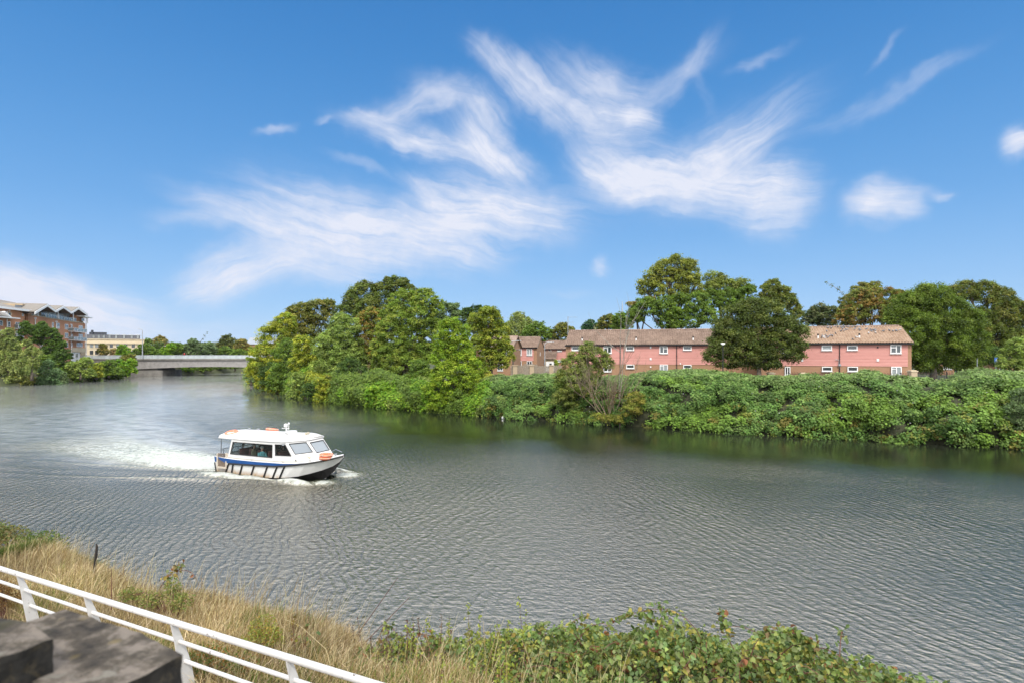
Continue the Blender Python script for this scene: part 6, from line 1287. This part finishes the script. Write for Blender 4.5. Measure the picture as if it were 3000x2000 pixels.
STR = [(.48,.36,.22),(.58,.46,.30),(.36,.26,.15),(.20,.14,.08),(.54,.44,.30),(.28,.20,.10)]
def s1(g, n): s_ = g.uniform(-4.6, 10, n); return s_, .15+g.random(n)**.8*3.6
V, F, c = blades(70000, s1, lambda g, s_, t_s: (.22+.34*g.random(len(s_)))*(.45+.9*fbm(s_, t_s, .9, 21, 3))*np.clip((s_+4.8)/2, .3, 1), STR, .0055, .62, 1)
o = np_mesh('dry_grass', V, F, STRAW, None, c); tag(o, 'tall straw coloured dry grass on the near bank', 'grass', kind='stuff')
def s2(g, n): s_ = g.uniform(-5, 10, n); t_s = .3+g.random(n)*3.3; k_ = fbm(s_, t_s, .9, 33, 3) > .54; return np.where(k_, s_, s_[::-1]*.0+9.5), t_s
V, F, c = blades(20000, s2, lambda g, s_, t_s: .20+.32*g.random(len(s_)), [(.13,.19,.04),(.18,.21,.05),(.10,.15,.035)], .006, .5, 2)
o = np_mesh('green_grass', V, F, LEAF, None, c); tag(o, 'green grass tufts among the dry grass', 'grass', kind='stuff')
V, F, c = blades(900, lambda g, n: (g.uniform(-5, 9, n), 1.0+g.random(n)*2.4), lambda g, s_, t_s: .75+.45*g.random(len(s_)), [(.55,.45,.28),(.30,.2,.1)], .004, .3, 7)
o = np_mesh('seed_stalks', V, F, STRAW, None, c); tag(o, 'tall pale seed stalks standing above the grass', 'stalks', kind='stuff')
def leafy(C, size, colors, up=.5, asp=.62, name='leaves', parent=None, fold=.18, out=None):   # folded pointed leaves
    n = len(C); Nn = unit(rng.normal(size=(n, 3))*.55+np.array((0, -.25, up))) if out is None else out; T_ = unit(np.cross(Nn, unit(rng.normal(size=(n, 3))))); B = np.cross(Nn, T_); sz = (size*(.6+.8*rng.random(n))).reshape(-1, 1)
    P_ = [C, C+T_*sz*.30+B*sz*asp*.5+Nn*sz*fold, C+T_*sz*.72+B*sz*asp*.36+Nn*sz*fold*.7, C+T_*sz-Nn*sz*.12, C+T_*sz*.72-B*sz*asp*.36+Nn*sz*fold*.7, C+T_*sz*.30-B*sz*asp*.5+Nn*sz*fold]
    V = np.stack(P_, 1).reshape(-1, 3); b = np.arange(n)*6; F = np.stack([np.stack([b, b+1, b+2, b+3], 1), np.stack([b, b+3, b+4, b+5], 1)], 1).reshape(-1, 4)
    cc = np.repeat(colors*1.85*(1+.18*rng.normal(size=(n, 1))).clip(.55, 1.5), 2, 0)
    return np_mesh(name, V, F, LEAF, parent, cc)
BRM = [(.075,.105,.028),(.095,.125,.035),(.060,.090,.028),(.12,.14,.04),(.08,.12,.045),(.14,.13,.03),(.11,.13,.055)]
RED = [(.11,.045,.02),(.16,.12,.03),(.10,.07,.03)]
BTOP = [(900,2010),(1000,1965),(1080,1925),(1150,1915),(1250,1905),(1350,1895),(1450,1888),(1530,1872),(1640,1856),(1720,1862),(1800,1885),(1900,1862),(1990,1850),(2080,1885),(2180,1920),(2260,1880),(2350,1905),(2410,1945),(2500,1965),(2600,1998),(2750,2060),(2900,2120)]
def bramble_pt(px, d):   # d 0 at the far brow, 1 towards the railing
    Yf = 8.6-1.0*max(0, (px-1500)/1100); zt_b = CAMZ-(lerp(BTOP, px)-HY)/FPX*Yf
    Y_ = Yf-d*2.9; z = zt_b-.16*d-.25*d*d+.20*mnoise.noise(Vector((px*.006, d*2.5, 0)))+.17*mnoise.noise(Vector((px*.02, d*7, 5)))-(.18 if d < .08 else 0)
    if d < 0: z = zt_b+d*1.2
    return Vector(((px-1500)/FPX*Y_*(1+.0*d), Y_, z))
bpx = np.linspace(880, 2950, 90); bd_ = np.linspace(-.9, 1.15, 24)
G = np.array([[bramble_pt(px, d)-Vector((0, 0, .34)) for px in bpx] for d in bd_]); 
t = NT('bramble_litter'); t.b.inputs['Roughness'].default_value = 1; t.color(t.ramp(t.noise(14, 5).outputs['Fac'], [(.3, (.02, .022, .01)), (.7, (.07, .055, .03))]))
BB = np_mesh('bramble_thicket', G.reshape(-1, 3), grid_faces(90, 24), t.m, smooth=True); tag(BB, 'bramble thicket covering the near bank at the bottom of the picture', 'brambles', kind='stuff')
Cs = []; Cc = []
for _ in range(12000):
    px = random.uniform(900, 2940); d = random.uniform(-.35, 1.1); p = bramble_pt(px, d); e_ = np.array(p)+np.array((0, 0, random.uniform(-.26, .06)+.16*mnoise.noise(Vector((px*.03, d*11, 1)))))
    nl = random.choice((3, 3, 5)); Cs.append(e_+rng.normal(size=(nl, 3))*.035); bc_ = np.array(random.choice(RED if random.random() < .05 else BRM))*(.55+.9*max(0, mnoise.noise(Vector((px*.015, d*4, 2)))+.5))*random.uniform(.7, 1.35); Cc.append(np.tile(bc_, (nl, 1)))
leafy(np.vstack(Cs), .068, np.vstack(Cc), .6, .72, 'bramble_leaves', BB)
mb = MB(); Cs = []; Cc = []; rb_ = random.Random(3)
for _ in range(230):
    px = rb_.uniform(950, 2700); d = rb_.uniform(-.1, .9); p = bramble_pt(px, d)-Vector((0, 0, .15)); a = rb_.uniform(-2.6, -.5) if rb_.random() < .5 else rb_.uniform(0, 6.28); ln = rb_.uniform(.4, 1.1); h_ = rb_.uniform(.15, .42)
    ps = [p+Vector((math.cos(a)*ln*f, math.sin(a)*ln*f*.8, h_*math.sin(f*math.pi*.85))) for f in (0, .2, .4, .6, .8, 1)]
    mb.tube(ps, [.008, .007, .006, .006, .004, .003], 4, False)
    for f in np.linspace(.25, 1, 8):
        i = min(int(f*5), 4); q = ps[i].lerp(ps[i+1], f*5-i); Cs.append(np.array(q)+rng.normal(size=(3, 3))*.03); Cc.append(np.tile(np.array(rb_.choice(RED if rb_.random() < .12 else BRM)), (3, 1)))
mb.build('canes', simple('bramble_cane', (.12, .05, .035), .7), BB); leafy(np.vstack(Cs), .07, np.vstack(Cc), .6, .72, 'cane_leaves', BB)
def sprig(label, p0, p1, p2, sz=.07, nl=30, pal=BRM, red=.1, name='bramble_cane', cat='bramble', r_=.006):
    o = empty(name, p0); tag(o, label, cat); p0, p1, p2 = Vector(p0), Vector(p1), Vector(p2)
    q = lambda f: (p0*(1-f)**2+p1*2*f*(1-f)+p2*f*f)-p0
    m = MB(); m.tube([q(f) for f in np.linspace(0, 1, 9)], [r_*(1-.08*i) for i in range(9)], 5, False); m.build('stem', MATS.get('bramble_cane', BARK), o)
    if nl: C = np.array([q(f) for f in rng.uniform(.25, 1.0, nl)])+rng.normal(size=(nl, 3))*sz*.5; leafy(C, sz, np.array([random.choice(RED if random.random() < red else pal) for _ in range(nl)], float), .5, .72, 'leaves', o)
    return o
sprig('arching bramble cane with reddish leaves at its left end, above the brambles', at(2060, 1880, 7.9), at(1980, 1700, 8.0), at(1752, 1850, 8.1), nl=70, red=.12)
sprig('long bramble cane reaching up to the left side of the bramble crest', at(1985, 1900, 8), at(1960, 1800, 8), at(1820, 1800, 8), nl=60)
sprig('upright bramble shoot standing alone above the bramble crest', at(2150, 1900, 7.6), at(2120, 1850, 7.6), at(2118, 1790, 7.6), nl=45, red=.3)
sprig('arching bramble cane at the right shoulder of the thicket', at(2200, 1920, 7.4), at(2230, 1790, 7.4), at(2390, 1900, 7.3), nl=110)
sprig('bramble cane bending down to the right over the water', at(2280, 1860, 7.4), at(2350, 1820, 7.3), at(2420, 1960, 7.2), nl=80)
sprig('small bramble shoot near the right end of the thicket', at(2560, 2020, 7.0), at(2540, 1960, 7.0), at(2550, 1930, 7.0), nl=40)
sprig('tall bare reed stem leaning right over the water, upper one', at(1030, 1880, 10.5), at(1090, 1800, 10.5), at(1165, 1690, 10.5), nl=0, name='dry_stem', cat='stem', r_=.009)
sprig('tall bare reed stem leaning right over the water, lower one', at(1050, 1900, 10), at(1120, 1830, 10), at(1200, 1748, 10), nl=0, name='dry_stem', cat='stem', r_=.009)
sprig('rusty leaved bramble shoot beside the grass edge', at(470, 1720, 9.6), at(490, 1680, 9.6), at(536, 1655, 9.6), nl=45, red=.75)
sprig('dead curling stem beside the rusty leaved shoot', at(525, 1672, 9.6), at(570, 1660, 9.6), at(583, 1715, 9.6), nl=4, red=1, name='dry_stem', cat='stem')
sprig('bare upright stem in front of the grass behind the second rail post', at(326, 1785, 8.9), at(327, 1720, 8.9), at(326, 1668, 8.9), nl=0, name='dry_stem', cat='stem', r_=.008)
sprig('twin leaved stem in the grass right of the fourth rail post, left one', at(872, 1960, 7.9), at(860, 1880, 7.9), at(856, 1795, 7.9), nl=14, red=.7, name='withered_weed', cat='weed', r_=.008)
sprig('twin leaved stem in the grass right of the fourth rail post, right one', at(892, 1930, 7.9), at(895, 1870, 7.9), at(903, 1810, 7.9), nl=14, red=.6, name='withered_weed', cat='weed', r_=.007)
sk = MB(); sk.tube([(0, 0, -.6), (.0, 0, 0), (.03, 0, .25), (.045, 0, .42), (.03, 0, .47)], [.028, .026, .026, .022, .012], 7); o = sk.build('stake', simple('black_wood', (.02, .017, .015), .8), None, True); o.location = at(277, 1660, 11.5); tag(o, 'crooked black stake sticking up from the grass edge', 'stake')
# nettle and dock stalks between the grass and the brambles
def stalks(label, spots, hh_, pal, name='nettle_stalks', seed=4, r_=.004, lsz=.045, nl=26, parent=None):
    mb = MB(); C = []; cc = []; rn = random.Random(seed)
    for p in spots:
        h_ = hh_*rn.uniform(.6, 1.15); top = Vector((rn.gauss(0, .05), rn.gauss(0, .05), h_)); mb.tube([p, p+top*.5+Vector((.01, 0, 0)), p+top], [r_, r_*.8, r_*.4], 4, False)
        for k_ in range(nl): f = rn.random()**.7; C.append(np.array(p+top*f)+rng.normal(size=3)*.022*(1.4-f)); cc.append(np.array(rn.choice(pal)))
    o = mb.build(name, MATS['bramble_cane']); leafy(np.array(C), lsz, np.array(cc), .4, .55, 'stalk_leaves', o); tag(o, label, 'weeds', kind='stuff'); return o
rn = random.Random(8)
stalks('yellow green nettle stalks rising along the left of the brambles', [bramble_pt(rn.uniform(1120, 1540), rn.uniform(-.1, .9))-Vector((0, 0, .25)) for _ in range(120)], .80, [(.16,.18,.03),(.20,.21,.035),(.12,.15,.03),(.10,.13,.03)])
stalks('brown dead dock stalks left of the nettles', [bramble_pt(rn.uniform(1040, 1300), rn.uniform(-.1, .8))-Vector((0, 0, .2)) for _ in range(70)], .78, [(.06,.035,.025),(.09,.05,.03),(.05,.04,.03)], 'dock_stalks', 5, lsz=.03)
def bushlet(label, pts, sz, pal, n=1600, name='weed_bush', leaf=.045, cat='bush', stem=True):
    o = empty(name, pts[0][0]); tag(o, label, cat); C = []
    for (p, rx, rz_) in pts:
        q = unit(rng.normal(size=(n//len(pts), 3)))*rng.random((n//len(pts), 1))**.4*np.array((rx, rx*.8, rz_)); C.append(np.array(p)+q)
    C = np.vstack(C)-np.array(pts[0][0]); leafy(C, leaf, shade_pal(pal, len(C)), .35, .5, 'foliage', o)
    mb = MB()
    for k_ in range(26): q = C[random.randrange(len(C))]; mb.tube([(q[0]*.2, q[1]*.2, -.5), tuple(q*.6), tuple(q*1.15)], [.006, .005, .002], 4, False)
    mb.build('stems', MATS['bramble_cane'], o); return o
bushlet('dark green broom bush on the bank at the left edge', [(at(118, 1590, 17.5), .75, .35), (at(90, 1600, 17.5), .5, .3), (at(135, 1605, 17.5), .3, .2)], 1, [(.05,.08,.02),(.07,.10,.025),(.10,.11,.03)], 3200, leaf=.07)
bushlet('feathery weed clump on the bank above the left end of the railing', [(at(20, 1570, 18), .7, .35), (at(-30, 1560, 18), .7, .4)], 1, [(.08,.10,.03),(.12,.10,.04)], 2200, leaf=.07)
bushlet('green weed bush in the grass above the third rail post', [(at(505, 1725, 9.4), .16, .20), (at(440, 1755, 9.3), .22, .14), (at(530, 1760, 9.2), .22, .15), (at(380, 1740, 9.5), .2, .12)], 1, [(.09,.12,.03),(.13,.14,.04),(.16,.13,.05)], 1700, leaf=.035)
bushlet('yellow green weed bush in the grass between the third and fourth rail posts', [(at(770, 1850, 8.2), .22, .26), (at(740, 1900, 8.0), .24, .25), (at(800, 1880, 8.0), .16, .25)], 1, [(.15,.16,.03),(.12,.14,.03),(.18,.12,.03)], 2600, leaf=.03)
bushlet('dark green and rust weed bush behind the third rail post', [(at(610, 1930, 7.6), .3, .2), (at(700, 1960, 7.5), .3, .2), (at(560, 1960, 7.4), .25, .2)], 1, [(.05,.08,.02),(.07,.10,.02),(.18,.08,.02)], 3400, leaf=.028)
bushlet('rusty brown weed behind the left end of the railing', [(at(20, 1740, 9.9), .3, .25), (at(-20, 1730, 9.9), .3, .25)], 1, [(.12,.06,.02),(.16,.09,.03),(.08,.05,.02)], 1600, leaf=.03)
# ------------------------------------------------------------------ air
hm = bpy.data.materials.new('haze'); hm.use_nodes = True; hm.node_tree.nodes.clear(); ho = hm.node_tree.nodes.new('ShaderNodeOutputMaterial'); hv = hm.node_tree.nodes.new('ShaderNodeVolumePrincipled')
hv.inputs['Color'].default_value = (.80, .88, 1, 1); hv.inputs['Density'].default_value = .00004; hv.inputs['Anisotropy'].default_value = .2; hm.node_tree.links.new(hv.outputs[0], ho.inputs['Volume'])
m = MB(); m.box(-5200, 5200, -5200, 10500, -4, 130); o = m.build('haze', hm); tag(o, kind='stuff')
